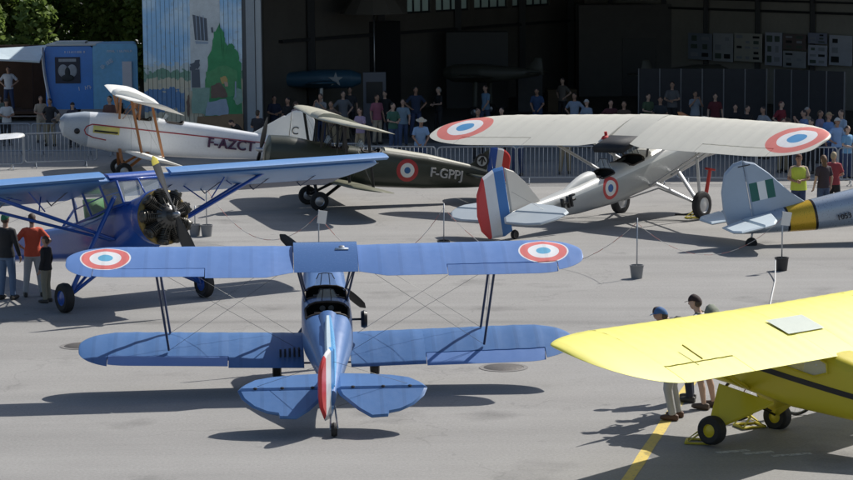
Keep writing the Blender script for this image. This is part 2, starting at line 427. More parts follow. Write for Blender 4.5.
# ================================================================== GROUND
def ground_mat():
    m, t, b = new_mat('tarmac'); tc = N(t, 'ShaderNodeTexCoord'); ob = tc.outputs['Object']
    def noise(sc, det=4, r=.6, vec=None):
        n = N(t, 'ShaderNodeTexNoise', i_Scale=sc, i_Detail=det, i_Roughness=r); t.links.new(vec or ob, n.inputs['Vector']); return n.outputs[0]
    mp = N(t, 'ShaderNodeMapping'); mp.inputs['Scale'].default_value = (.06, .55, 1); t.links.new(ob, mp.inputs[0])
    streak = noise(1., 6, .65, mp.outputs[0]); big = noise(.12, 3); mid = noise(1.1, 5); fine = noise(22, 5, .8); grit = noise(140, 2, .7)
    v = mth(t, 'ADD', mth(t, 'MULTIPLY', streak, .55), mth(t, 'MULTIPLY', big, .22)); v = mth(t, 'ADD', v, mth(t, 'MULTIPLY', mid, .16))
    v = mth(t, 'ADD', v, mth(t, 'MULTIPLY', fine, .95)); v = mth(t, 'ADD', v, mth(t, 'MULTIPLY', grit, .42))
    v = mth(t, 'SUBTRACT', v, .155)                               # about 1.0
    # tar repairs and joints
    mp2 = N(t, 'ShaderNodeMapping'); mp2.inputs['Rotation'].default_value = (0, 0, .06); t.links.new(ob, mp2.inputs[0])
    sp = N(t, 'ShaderNodeSeparateXYZ'); t.links.new(mp2.outputs[0], sp.inputs[0])
    wob = mth(t, 'MULTIPLY', mth(t, 'SUBTRACT', noise(.5, 3), .5), .5)
    for k, w, am in ((38.6, .5, .06), (44.2, .9, .10), (46.2, .35, .16), (48.0, .5, .12), (55.4, .6, .12), (63.0, .9, .10)):
        d = mth(t, 'ABSOLUTE', mth(t, 'SUBTRACT', mth(t, 'ADD', sp.outputs[1], wob), k))
        f = mth(t, 'MULTIPLY', mth(t, 'SUBTRACT', 1., mth(t, 'DIVIDE', d, w), True), mth(t, 'MULTIPLY', mid, am*2.2))
        v = mth(t, 'SUBTRACT', v, f)
    vor = N(t, 'ShaderNodeTexVoronoi', i_Scale=.16); vor.feature = 'DISTANCE_TO_EDGE'; wv = N(t, 'ShaderNodeVectorMath', operation='ADD'); t.links.new(ob, wv.inputs[0])
    nn = N(t, 'ShaderNodeTexNoise', i_Scale=.7, i_Detail=4.); t.links.new(ob, nn.inputs['Vector']); sc_ = N(t, 'ShaderNodeVectorMath', operation='SCALE'); t.links.new(nn.outputs[1], sc_.inputs[0]); sc_.inputs['Scale'].default_value = 2.2; t.links.new(sc_.outputs[0], wv.inputs[1]); t.links.new(wv.outputs[0], vor.inputs['Vector'])
    crack = mth(t, 'MULTIPLY', mth(t, 'LESS_THAN', vor.outputs['Distance'], .0035), mth(t, 'GREATER_THAN', noise(.3, 3), .47)); v = mth(t, 'SUBTRACT', v, mth(t, 'MULTIPLY', crack, .11))
    drip = N(t, 'ShaderNodeTexVoronoi', i_Scale=.9); t.links.new(ob, drip.inputs['Vector']); dr = mth(t, 'MULTIPLY', mth(t, 'SUBTRACT', .09, drip.outputs['Distance'], True), 3.5); v = mth(t, 'SUBTRACT', v, mth(t, 'MULTIPLY', dr, mth(t, 'GREATER_THAN', noise(.8, 2), .5)))
    stain = mth(t, 'MULTIPLY', mth(t, 'SUBTRACT', noise(.42, 4, .55), .60, True), 2.0)
    v = mth(t, 'SUBTRACT', v, mth(t, 'MULTIPLY', stain, 1.3))
    cr = N(t, 'ShaderNodeVectorMath', operation='SCALE'); cr.inputs[0].default_value = (.292, .284, .270); t.links.new(v, cr.inputs['Scale'])
    t.links.new(cr.outputs[0], b.inputs['Base Color']); b.inputs['Roughness'].default_value = .85; b.inputs['Specular IOR Level'].default_value = .35
    bp = N(t, 'ShaderNodeBump', i_Strength=.5, i_Distance=.01); t.links.new(grit, bp.inputs['Height']); t.links.new(bp.outputs[0], b.inputs['Normal'])
    return m
mb = MB(); mb.add([(-400, -60, 0), (400, -60, 0), (400, 900, 0), (-400, 900, 0)], [(0, 1, 2, 3)])
tag(mb.build('ground', ground_mat(), smooth=False), kind='structure')
# painted yellow taxi line
import itertools
def worn(name, col, amt=.5, base=(.2, .195, .19)):
    m, t, b = new_mat(name); tc = N(t, 'ShaderNodeTexCoord')
    n = N(t, 'ShaderNodeTexNoise', i_Scale=14., i_Detail=6., i_Roughness=.75); t.links.new(tc.outputs['Object'], n.inputs['Vector'])
    f = mth(t, 'MULTIPLY', mth(t, 'SUBTRACT', n.outputs[0], 1-amt-.02, True), 6., True)
    t.links.new(mix(t, f, col, base), b.inputs['Base Color']); b.inputs['Roughness'].default_value = .8; return m
GL = [(2.66, 32.4), (4.02, 38.35)]
d = Vector((GL[1][0]-GL[0][0], GL[1][1]-GL[0][1], 0)).normalized(); nrm = Vector((d.y, -d.x, 0)); mb = MB(); P0 = Vector((*GL[0], .004)); L = 7.6; k = 30
P0 -= d*3.5; L += 3.5
vs = []
for i in range(k+1):
    for s in (-1, 1): vs.append(P0+d*L*i/k+nrm*s*(.085+.006*math.sin(i*7.3+s)))
mb.add(vs, [(2*i, 2*i+1, 2*i+3, 2*i+2) for i in range(k)]); tag(mb.build('taxi_line', worn('line_yellow', (.66, .50, .12), .45), smooth=False), kind='structure')
# faded white marks on the tarmac near the yellow aeroplane
mb = MB()
for (x, y, a, w, l) in ((4.35, 34.35, .3, .12, .5), (4.7, 34.25, .3, .12, .45), (5.15, 34.1, .25, .1, .6)): mb.box((x, y, .003), (l, w, .004), 0, (0, 0, a))
tag(mb.build('faded_marking', worn('line_white', (.55, .55, .54), .52), smooth=False), kind='structure')

# manhole covers
def manhole(x, y, lab):
    t = thing('manhole_cover', lab, 'manhole cover', (x, y, 0), group='round covers set in the tarmac')
    mb = MB(); mb.lathe([(.0, .010), (.33, .010), (.34, .004), (.34, 0)], (0, 0, 0), 'z', 36); mb.build('lid', paint('cast_iron', (.11, .10, .09), .6, .3, var=.3, scale=6, bump=.6, bscale=26), t)
    mb = MB(); mb.lathe([(.345, .002), (.345, .008), (.42, .008), (.42, .002)], (0, 0, 0), 'z', 36); mb.build('surround', paint('cement_ring', (.20, .19, .18), .8, var=.2, scale=4), t)
manhole(-6.25, 43.9, 'round dark manhole cover by the left tip of the front blue biplane')
manhole(1.30, 41.3, 'round manhole cover beside the right lower wing tip of the front blue biplane')

# ================================================================== HANGAR
hg = thing('hangar', 'dark aircraft hangar with open front and painted sliding door on its left', 'hangar', (8, 86, 0))
def hb(name, mat, boxes, parent=hg, **k):
    mb = MB()
    for c, d_ in boxes: mb.box((c[0]-8, c[1]-86, c[2]), d_)
    return mb.build(name, mat, parent, smooth=False)
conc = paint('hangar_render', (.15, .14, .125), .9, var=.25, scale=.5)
steelb = paint('dark_girder', (.04, .042, .045), .6, var=.2)
floorm = paint('hangar_floor', (.13, .125, .12), .6, var=.3, scale=.8)
hb('floor', floorm, [((14, 104, .01), (44, 35.6, .02))])
hb('roof', paint('roof_sheet', (.10, .10, .10), .7), [((11, 105, 10.7), (43.4, 39, .3))])
hb('front_canopy', paint('blocker_sheet', (.2, .2, .2), .7), [((21.6, 82.4, 10.35), (36.8, 7.2, .25))])  # unseen slab added above the view to cast shade on the apron
hb('header', paint('header_sheet', (.22, .23, .24), .7), [((13.2, 85.9, 8.9), (38.8, .3, 3.2))])
def wallseg(name, mat, a, b, z0, z1, th=.3, parent=hg):
    A = Vector((a[0]-8, a[1]-86, 0)); B = Vector((b[0]-8, b[1]-86, 0)); d = B-A; mb = MB()
    mb.box(((A.x+B.x)/2, (A.y+B.y)/2, (z0+z1)/2), (d.length, th, z1-z0), 0, (0, 0, math.atan2(d.y, d.x))); return mb.build(name, mat, parent, smooth=False)
LW0, LW1 = Vector((-6.3, 94.0)), Vector((7.5, 115.8)); LD = (LW1-LW0).normalized()
def LP(s): return LW0+LD*s
LT = (LW1-LW0).length
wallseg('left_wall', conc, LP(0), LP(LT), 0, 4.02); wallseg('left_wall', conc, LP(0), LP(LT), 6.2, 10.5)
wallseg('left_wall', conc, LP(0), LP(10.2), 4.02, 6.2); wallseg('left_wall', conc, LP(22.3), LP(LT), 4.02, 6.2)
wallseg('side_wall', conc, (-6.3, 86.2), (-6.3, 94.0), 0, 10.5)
RW0, RW1 = Vector((7.5, 115.8)), Vector((25, 88)); RD = (RW1-RW0).normalized()
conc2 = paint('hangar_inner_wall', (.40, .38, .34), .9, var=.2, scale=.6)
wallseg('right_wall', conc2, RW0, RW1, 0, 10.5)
wallseg('side_wall', conc, (32.4, 86), (32.4, 123), 0, 10.5); wallseg('rear_wall', conc, (-9, 123), (32, 123), 0, 10.5)
# windows in the left wall: four bays of glazing with mullions
bays = [(10.2, 12.1), (12.45, 15.2), (15.6, 18.5), (18.9, 22.3)]
pane_m, t_, b_ = new_mat('dusty_pane'); b_.inputs['Base Color'].default_value = (.6, .66, .58, 1); b_.inputs['Roughness'].default_value = .5; b_.inputs['Transmission Weight'].default_value = .9; b_.inputs['Specular IOR Level'].default_value = .3
tr_ = N(t_, 'ShaderNodeBsdfTranslucent'); tr_.inputs[0].default_value = (.75, .82, .72, 1); tp_ = N(t_, 'ShaderNodeBsdfTransparent'); tp_.inputs[0].default_value = (.8, .85, .78, 1)
mx = N(t_, 'ShaderNodeMixShader'); mx.inputs[0].default_value = .35; t_.links.new(tr_.outputs[0], mx.inputs[1]); t_.links.new(tp_.outputs[0], mx.inputs[2]); t_.links.new(mx.outputs[0], t_.nodes['Material Output'].inputs[0])
for k, (a, b) in enumerate(bays):
    A = LP(a); B = LP(b); an = math.atan2(LD.y, LD.x); mb = MB()
    def lb(mb, s0, s1, z0, z1, th): 
        P_ = (LP(s0)+LP(s1))/2; mb.box((P_.x-8, P_.y-86, (z0+z1)/2), (s1-s0, th, z1-z0), 0, (0, 0, an))
    n = max(2, int(round((b-a)/.68)))
    for i in range(n+1): s_ = a+(b-a)*i/n; lb(mb, s_-.04, s_+.04, 4.07, 6.15, .12)
    lb(mb, a, b, 4.02, 4.10, .14); lb(mb, a, b, 6.12, 6.2, .14)
    w = mb.build('window', steelb, hg, smooth=False)
    mb = MB(); lb(mb, a+.04, b-.04, 4.1, 6.12, .012); mb.build('pane', pane_m, w, smooth=False)
for (a, b) in ((12.1, 12.45), (15.2, 15.6), (18.5, 18.9)): wallseg('window_pier', conc, LP(a), LP(b), 4.02, 6.2)
# girders, ducts, cornices on the inner walls
for z, th, off in ((3.2, .12, .25), (6.9, .25, .3)): wallseg('wall_girder', steelb, LP(1)+Vector((LD.y, -LD.x))*off, LP(LT-1)+Vector((LD.y, -LD.x))*off, z, z+th, .2)
for s_ in (3, 8, 14.0, 19.5, 24): 
    p = LP(s_)+Vector((LD.y, -LD.x))*.3; hb('column', steelb, [((p.x, p.y, 5.2), (.28, .28, 10.4))])
RN = Vector((-RD.y, RD.x))*-1
if RN.y > 0: RN = -RN
for z, th, off, cm in ((5.1, .1, .25, steelb), (4.35, .08, .25, steelb), (3.9, .1, .2, steelb)): wallseg('wall_girder', cm, RW0+RN*off+RD*2, RW1+RN*off-RD*.5, z, z+th, .18)
for s_ in (2.5, 6.5, 9.5, 13, 16.5, 21, 26): 
    p = RW0+RD*s_+RN*.3; hb('column', steelb, [((p.x, p.y, 5.2), (.2, .2, 10.4))])
# inner office block with dark doorway near the corner
hb('inner_office', paint('office_grey', (.13, .125, .12), .9, var=.15), [((9.0, 111, 2.05), (4.2, 2.2, 4.1))])
hb('inner_doorway', M['black'], [((9.6, 109.86, 1.3), (1.5, .06, 2.6))])
hb('inner_store', paint('store_grey', (.10, .10, .10), .9), [((2.2, 104.0, 1.6), (2.6, 1.6, 3.2))])
hb('inner_store', paint('store_dark', (.02, .02, .022), .9), [((-2.4, 100.5, 1.9), (2.8, .8, 3.8))])
for x in (-1.8, 15.5, 24): hb('roof_truss', steelb, [((x, 95, 9.2), (.2, 16, .5))])
# corner post and door leaf with painted mural
postm = paint('grey_blue_post', (.26, .30, .33), .5, var=.12, wear=.1)
hb('door_post', postm, [((-6.07, 85.72, 5), (.30, .5, 10))]); hb('door_post', paint('dark_gap', (.08, .09, .1), .6), [((-6.29, 85.80, 5), (.12, .4, 10))]); hb('door_post', paint('pale_frame', (.36, .40, .42), .5), [((-5.8, 85.80, 5), (.2, .5, 10))])
door = MB(); X0, X1 = -9.82, -6.36; ZT = 9.0
yd = 85.6-86
seam = 12; wd = (X1-X0)/seam*.5
n = 22
for i in range(n):
    a = X0+(X1-X0)*i/n; b = X0+(X1-X0)*(i+1)/n
    door.box(((a+b)/2-8, yd+(.012 if i % 2 else 0), ZT/2+.05), (b-a-.014, .09, ZT-.1))
door.box(((X0+X1)/2-8, yd+.08, ZT/2+.05), (X1-X0, .05, ZT-.12), 1)
def mural_sky():
    m, t, b = new_mat('mural_sky'); tc = N(t, 'ShaderNodeTexCoord'); sp = N(t, 'ShaderNodeSeparateXYZ'); t.links.new(tc.outputs['Object'], sp.inputs[0]); X, Y, Z = sp.outputs
    n1 = N(t, 'ShaderNodeTexNoise', i_Scale=.9, i_Detail=5.); t.links.new(tc.outputs['Object'], n1.inputs['Vector'])
    n2 = N(t, 'ShaderNodeTexNoise', i_Scale=6., i_Detail=5.); t.links.new(tc.outputs['Object'], n2.inputs['Vector'])
    c = mix(t, mth(t, 'MULTIPLY', mth(t, 'SUBTRACT', n1.outputs[0], .42, True), 5., True), (.30, .55, .82), (.58, .74, .86))
    zz = mth(t, 'ADD', Z, mth(t, 'MULTIPLY', n2.outputs[0], .7))
    # distant meadow and hedges below, tan fields
    c = mix(t, mth(t, 'LESS_THAN', zz, 3.25), c, (.50, .58, .60)); c = mix(t, mth(t, 'LESS_THAN', zz, 3.02), c, (.16, .30, .22)); c = mix(t, mth(t, 'LESS_THAN', zz, 2.72), c, (.56, .52, .40))
    lft = mth(t, 'LESS_THAN', mth(t, 'ADD', X, mth(t, 'MULTIPLY', n2.outputs[0], .6)), -15.75)
    band = mth(t, 'MULTIPLY', mth(t, 'MULTIPLY', mth(t, 'LESS_THAN', zz, 2.35), mth(t, 'GREATER_THAN', zz, 1.62)), mth(t, 'LESS_THAN', X, -16.4)); c = mix(t, band, c, (.10, .22, .42))
    c = mix(t, mth(t, 'LESS_THAN', zz, 1.15), c, (.22, .20, .14))
    c = mix(t, mth(t, 'MULTIPLY', mth(t, 'SUBTRACT', n2.outputs[0], .55, True), 2.5, True), c, (.34, .38, .38))
    t.links.new(c, b.inputs['Base Color']); b.inputs['Roughness'].default_value = .6; return m
dl = door.build('sliding_door', [mural_sky(), steelb], hg, smooth=False)
# mural figures, painted sheets a few mm thick on the door planks (x in world, z up)
mur = MB(); mmats = [paint('mural_plaster', (.55, .60, .62), .7, var=.25, scale=3), paint('mural_window', (.10, .12, .15), .7), paint('mural_tree', (.05, .27, .11), .7, var=.35, scale=3),
                     paint('mural_green', (.09, .30, .13), .7, var=.3, scale=4), paint('mural_brown', (.16, .11, .09), .7, var=.3, scale=5), paint('mural_blonde', (.50, .36, .14), .7), paint('mural_dress', (.30, .38, .48), .7, var=.2, scale=6), paint('mural_skin', (.50, .36, .28), .7),
                     paint('mural_ochre', (.24, .16, .09), .7, var=.3, scale=3), paint('mural_pale_green', (.24, .38, .32), .7, var=.3, scale=4)]
def pz(px, py):   # picture coordinates of the door sketch to door coordinates
    x = (px-426.5)/2450*86.2; z = 7.4-(py+68.5)*86.6/2450; return (x-8, z)
lay = [0]
def patch(pts, mi, ):
    lay[0] += 1; y = yd-.052-.003*lay[0]; P_ = [pz(*p) for p in pts]; k = len(P_)
    cx = sum(p[0] for p in P_)/k; cz = sum(p[1] for p in P_)/k
    vs = [(cx, y, cz)]+[(x, y, z) for x, z in P_]
    mur.add(vs, [(0, i+1, (i+1) % k+1) for i in range(k)], mi)
def jag(pts, amp, sub=4):
    out = []; rnd = random.Random(5)
    for i in range(len(pts)):
        a, b = pts[i], pts[(i+1) % len(pts)]
        for k in range(sub): u = k/sub; out.append((a[0]+(b[0]-a[0])*u+rnd.uniform(-amp, amp), a[1]+(b[1]-a[1])*u+rnd.uniform(-amp, amp)))
    return [(min(245.5, x), y) for x, y in out]
patch([(195, -95), (224, -95), (224, 70), (210, 85), (194, 85)], 0)
patch([(197, 10), (211, 14), (212, 36), (199, 35)], 1); patch([(199, 36), (212, 37), (212, 39), (200, 39)], 6)
for k in range(3): patch([(200+k*3.6, 11), (200.8+k*3.6, 11), (201.8+k*3.6, 36), (201+k*3.6, 36)], 6)
patch([(215, 23), (217, 22.5), (217.5, 28), (215.5, 28)], 1); patch(jag([(193, 58), (202, 54), (204, 62), (195, 66)], 1.2), 1); patch([(195, 64), (203, 64), (203.5, 82), (195, 82)], 1)
patch(jag([(208, 74), (214, 45), (219, 28), (223.5, 19), (228, 30), (231, 42), (236, 38), (239, 46), (245, 58), (245.4, 118), (208, 118)], 1.3), 2)
patch(jag([(209, 66), (226, 60), (241, 66), (240, 90), (209, 92)], 1.), 3)
patch(jag([(195, 82), (212, 82), (212, 108), (195, 108)], .8), 9); patch(jag([(200, 110), (246, 108), (246, 160), (190, 160)], .8), 8)
patch(jag([(214, 80), (222, 77), (229, 84), (230, 92), (214, 92)], .6), 4); patch(jag([(223, 72), (228, 70.5), (231, 74), (230, 78), (225, 78)], .4), 5); patch([(227, 76), (231, 77), (231, 81), (228, 81)], 7)
patch(jag([(210, 96), (228, 93), (232, 104), (230, 110), (208, 109)], .7), 6); patch(jag([(206, 112), (232, 108), (233, 125), (203, 125)], .7), 8)
patch(jag([(240, 82), (244, 84), (246, 96), (240, 100), (236, 93)], .6), 9); patch([(238, 76), (239.3, 76), (239, 92), (237.5, 92)], 6); patch(jag([(189, 96), (192, 88), (193, 104), (191, 112)], .5), 4)
mo = mur.build('mural', mmats, dl, smooth=False)
sol = mo.modifiers.new('t', 'SOLIDIFY'); sol.thickness = .002

# exhibits inside the hangar
exg = 'display panels on the hangar wall'
poster_rows = [(688, 33, 712, 60, (.10, .14, .22), 'blue poster with pale sheets'), (713, 33, 733, 62, (.22, .24, .28), 'pale poster'), (734, 33, 762, 62, (.26, .25, .20), 'cream board with rows of small photographs'), (765, 32, 782, 66, (.22, .24, .34), 'pale violet poster with dark picture'),
               (783, 34, 806, 50, (.10, .06, .06), 'brown and green picture board'), (783, 51, 806, 68, (.20, .22, .26), 'white board with two round pictures'), (808, 33, 827, 44, (.12, .14, .26), 'dark blue poster'), (808, 45, 827, 66, (.24, .26, .38), 'pale lilac board'), (829, 35, 852, 66, (.24, .26, .34), 'wide pale board with dark strips')]
def ray_at(px, py, plane_p, plane_n):
    f, p = 2450, .125; a = R(.5); q = (px-426.5, py-240); u = (q[0]*math.cos(a)-q[1]*math.sin(a))/f; v = (q[0]*math.sin(a)+q[1]*math.cos(a))/f
    c, s = math.cos(p), math.sin(p); d = Vector((u, c-v*s, -(s+v*c))); o = Vector((0, 0, 7.4)); return o+d*((plane_p-o).dot(plane_n)/d.dot(plane_n))
pn = Vector((RN.x, RN.y, 0)); pp = Vector((RW0.x, RW0.y, 0))+pn*.62
rp = random.Random(3)
for i, (x0, y0, x1, y1, c, lab) in enumerate(poster_rows):
    A = ray_at(x0, y1, pp, pn); B = ray_at(x1, y1, pp, pn); T_ = ray_at((x0+x1)/2, y0, pp, pn); mid = (A+B)/2; w = (B-A).length; h = T_.z-mid.z
    t = thing('poster_board', lab+' on the right wall inside the hangar', 'poster', (mid.x, mid.y, mid.z), (0, 0, math.atan2(RD.y, RD.x)), 'display boards hung on the hangar wall')
    mb = MB(); mb.box((0, 0, h/2), (w*.97, .04, h*.97)); mb.build('board', paint('poster_%d' % i, tuple(min(.75, (q*.45+sum(c)/3*.55)*2.3) for q in c), .7, var=.15), t, smooth=False)
    pics = [paint('pic_a', (.03, .035, .04), .6), paint('pic_b', (.12, .16, .14), .6), paint('pic_c', (.40, .42, .48), .6)]
    nx, ny = (3, 5) if 'rows' in lab else (2, 3)
    for a in range(nx):
        for b in range(ny):
            if rp.random() < .75: mb = MB(); mb.box(((a+.5)/nx*w*.9-w*.45, -.026, (b+.5)/ny*h*.9+h*.05), (w/nx*rp.uniform(.35, .7), .01, h/ny*rp.uniform(.3, .6))); mb.build('picture', pics[rp.randrange(3)], t, smooth=False)
# dark folding partition screens
def screen(px0, px1, yb, d0, d1, h, n, lab):
    A = Vector(((px0-426.5)/2450*d0, d0, 0)); B = Vector(((px1-426.5)/2450*d1, d1, 0)); L_ = (B-A).length
    t = thing('partition_screen', lab, 'screen', tuple(A), (0, 0, math.atan2(B.y-A.y, B.x-A.x)), 'dark exhibition screens in the hangar')
    for i in range(n):
        mb = MB(); mb.box((L_*(i+.5)/n, 0, h/2+.04), (L_/n-.06, .04, h-.08)); mb.build('panel', paint('screen_fabric', (.045, .045, .05), .9, var=.2), t, smooth=False)
    for i in range(n+1):
        mb = MB(); mb.box((L_*i/n, 0, h/2), (.04, .06, h)); mb.build('post', paint('screen_post', (.20, .20, .21), .5), t, smooth=False)
screen(640, 768, 0, 92, 91, 2.25, 6, 'long dark partition screen with pale posts behind the white parasol wing')
screen(776, 846, 0, 90, 88, 2.3, 4, 'shorter dark partition screen nearest the right edge of the photo')
# small blue aeroplane parked in the dark
it = thing('hangar_aeroplane', 'dim blue aeroplane with white star parked in the dark behind the hangar door', 'aeroplane', (-4.1, 95.5, 0), (0, 0, R(-86)))
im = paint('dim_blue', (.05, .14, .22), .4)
isx = [(1.6, 1.75, .2, .2, .2, 2), (1.2, 1.75, .36, .36, .36, 2.3), (0, 1.75, .42, .38, .38, 2.4), (-1.0, 1.75, .3, .3, .3, 2.3), (-2.4, 1.8, .08, .12, .12, 2)]
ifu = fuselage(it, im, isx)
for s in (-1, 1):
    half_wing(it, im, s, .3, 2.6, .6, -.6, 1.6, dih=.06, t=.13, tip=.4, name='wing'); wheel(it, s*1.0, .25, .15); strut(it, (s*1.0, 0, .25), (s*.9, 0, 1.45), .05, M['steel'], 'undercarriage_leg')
    mb = MB(); mb.plate([(s*.05, -2.0), (s*1.0, -2.1), (s*1.0, -2.5), (s*.05, -2.5)], 'xy', .07, 1.8); mb.build('tailplane', im, it, ang=20)
mb = MB(); st = []
for k in range(10): r_ = .3 if k % 2 == 0 else .12; st.append((.6+r_*math.sin(2*PI*k/10), 1.75+r_*math.cos(2*PI*k/10)))
mb.plate([(y, z) for y, z in st], 'yz', .02, .43, .01, inset=.02); mb.build('star_marking', paint('star_white', (.6, .62, .62), .6), ifu)
mb = MB(); mb.plate([(-1.8, 1.8), (-2.2, 2.4), (-2.5, 2.4), (-2.6, 1.7)], 'yz', .08); mb.build('fin', im, it, ang=20)
# two more dim machines behind, copied from the first
cmap = None
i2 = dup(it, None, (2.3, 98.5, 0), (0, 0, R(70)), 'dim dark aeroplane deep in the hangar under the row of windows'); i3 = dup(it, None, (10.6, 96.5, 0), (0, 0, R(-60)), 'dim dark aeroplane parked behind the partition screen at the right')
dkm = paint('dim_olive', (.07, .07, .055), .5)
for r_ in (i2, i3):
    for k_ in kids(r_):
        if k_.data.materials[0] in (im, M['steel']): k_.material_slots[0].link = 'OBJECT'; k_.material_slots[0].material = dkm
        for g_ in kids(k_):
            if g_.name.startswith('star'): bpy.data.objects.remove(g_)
# stacked crates and a workbench against the back
def crate(x, y, z, s, lab, c):
    mb = MB(); mb.box((0, 0, s[2]/2), s)
    t = thing('storage_crate', lab, 'crate', (x, y, z), (0, 0, .1), 'crates stacked at the back of the hangar'); mb.build('box', paint('crate', c, .8, var=.3), t, smooth=False)
    mb = MB(); mb.box((0, 0, s[2]+.012), (s[0]*1.04, s[1]*1.04, .024)); mb.build('lid', paint('crate_lid', (c[0]*1.4, c[1]*1.4, c[2]*1.4), .8), t, smooth=False)
crate(5.6, 101, 0, (1.2, .8, .9), 'low brown crate in the middle of the hangar depth', (.10, .07, .04)); crate(4.3, 101.4, 0, (1.0, .8, 1.5), 'tall grey crate left of the low brown one', (.09, .09, .09)); crate(12.2, 99, 0, (1.3, .8, 1.7), 'tall dark crate right of the office block', (.06, .06, .07))
# pale parasol canopy stored inside
ut = thing('canopy', 'large dim canopy on a thin pole standing inside the hangar', 'canopy', (-2.0, 97.0, 0))
mb = MB(); mb.lathe([(0, 5.15), (.3, 5.1), (.9, 4.85), (1.35, 4.25), (1.33, 4.22), (.85, 4.8), (0, 5.05)], (0, 0, 0), 'z', 12); mb.build('cloth', paint('canopy_cloth', (.16, .15, .13), .9), ut, ang=20)
mb = MB(); mb.tube((0, 0, 0), (0, 0, 5.1), .03); mb.build('pole', M['steel'], ut)
# information kiosk
kt2 = thing('display_kiosk', 'grey display kiosk with dark screen inside the hangar behind the spectators', 'kiosk', (-1.9, 92, 0))
mb = MB(); mb.box((0, 0, 1.1), (.85, .3, 2.2)); mb.box((0, 0, .06), (1.0, .5, .12)); mb.build('case', paint('kiosk_grey', (.16, .17, .20), .6), kt2, smooth=False)
mb = MB(); mb.box((0, -.16, 1.45), (.62, .03, .8)); mb.build('screen', M['black'], kt2, smooth=False)

# ================================================================== EXHIBITION TRAILER AND BOOTH
TX0, TX1, TXR, TY, TD = -15.15, -13.2, -11.4, 98.5, 100.0
tr = thing('exhibition_trailer', 'blue exhibition trailer with framed picture window and open stage, in front of the trees', 'trailer', (-13.2, 98.5, 0))
tbl = paint('trailer_blue', (.06, .28, .80), .35, coat=.2, var=.2, scale=.7); tbl2 = paint('trailer_bright_blue', (.24, .60, .92), .35, coat=.2, var=.3, scale=.7); twh = paint('trailer_roof_white', (.62, .64, .62), .5)
def trb(a, b, z0, z1, d0, mat, name, bev=.12, parent=tr, tilt=0):
    mb = MB(); w = b-a; rr = []
    for y in (0, d0):
        ringp = []
        for (cx, cz, a0) in ((b-bev, z1-bev, 0), (a+bev, z1-bev, 90)):
            for k in range(6): an = R(a0+k*18); ringp.append((cx+bev*math.cos(an)+13.2, y, cz+bev*math.sin(an)))
        ringp += [(a+13.2, y, z0), (b+13.2, y, z0)]; rr.append(ringp)
    mb.loft(rr); return mb.build(name, mat, parent, ang=30)
front = trb(-15.25, -13.35, .45, 2.98, 2.4, tbl, 'body'); side_ = trb(-13.34, -11.55, .45, 3.05, 2.45, tbl2, 'side_body', .16)
side_.rotation_euler = (0, 0, .12)
mb = MB(); mb.box((-1.0, 1.2, 3.03), (2.0, 2.5, .06)); mb.box((-1.1, .9, 3.1), (1.2, .9, .1)); mb.build('roof_cover', twh, tr, smooth=False)
mb = MB(); mb.box((-1.15, -.02, 2.02), (1.0, .04, 1.05)); pw_ = mb.build('picture_window', paint('frame_dark', (.015, .02, .05), .4), tr, smooth=False)
mb = MB(); mb.ball((-1.33, -.05, 2.0), (.2, .02, .26), 14); mb.ball((-.97, -.05, 2.0), (.2, .02, .26), 14); mb.box((-1.15, -.048, 2.42), (.7, .02, .12)); mb.build('pale_picture', paint('picture_grey', (.42, .44, .48), .6, var=.3, scale=8), pw_)
mb = MB(); mb.ball((-1.15, -.07, 1.93), (.11, .02, .22), 12); mb.ball((-1.15, -.07, 1.72), (.26, .02, .14), 12); mb.build('dark_picture', paint('picture_dark', (.03, .035, .04), .6), pw_)
text(tr, 'AERO CLUB', .13, paint('trailer_letters', (.6, .7, .8), .5), frame((-1.0, -.03, 2.78), (1, 0, 0), (0, 0, 1)), 'lettering', .01) if 0 else None
# rows of tiny pale strokes where the panels carry unreadable small writing, and a slanted script
def strokes(origin, xd, n, h, w, seed, parent, tilt=0., mat=None, name='lettering'):
    rnd = random.Random(seed); mb = MB(); x = 0
    for i in range(n):
        if rnd.random() < .16: x += w*.8; continue
        mb.box((x, 0, h/2), (w*.22, .012, h)); 
        if rnd.random() < .6: mb.box((x+w*.3, 0, h*rnd.choice((.1, .5, .9))), (w*.5, .012, h*.2))
        if rnd.random() < .5: mb.box((x+w*.55, 0, h/2), (w*.2, .012, h))
        x += w*.95
    m4 = Matrix.Translation(origin) @ Matrix.Rotation(xd, 4, 'Z') @ Matrix.Rotation(-tilt, 4, 'Y')
    o = mb.build(name, mat or paint('pale_lettering', (.88, .92, .95), .5), parent, smooth=False); o.matrix_local = m4
strokes((-1.25, -.02, 2.70), 0, 12, .09, .075, 2, tr); strokes((.45, .015, 2.72), .12, 12, .09, .09, 7, tr)
strokes((.25, -.0, 2.05), .12, 7, .16, .10, 9, tr, .6); strokes((-.7, -.03, 1.2), 0, 7, .16, .10, 12, tr, .12)
mb = MB(); mb.box((1.22, .07, 1.75), (.38, .03, 1.2), 0, (0, 0, .12)); mb.build('white_panel', paint('panel_white', (.85, .82, .86), .5), tr, smooth=False)
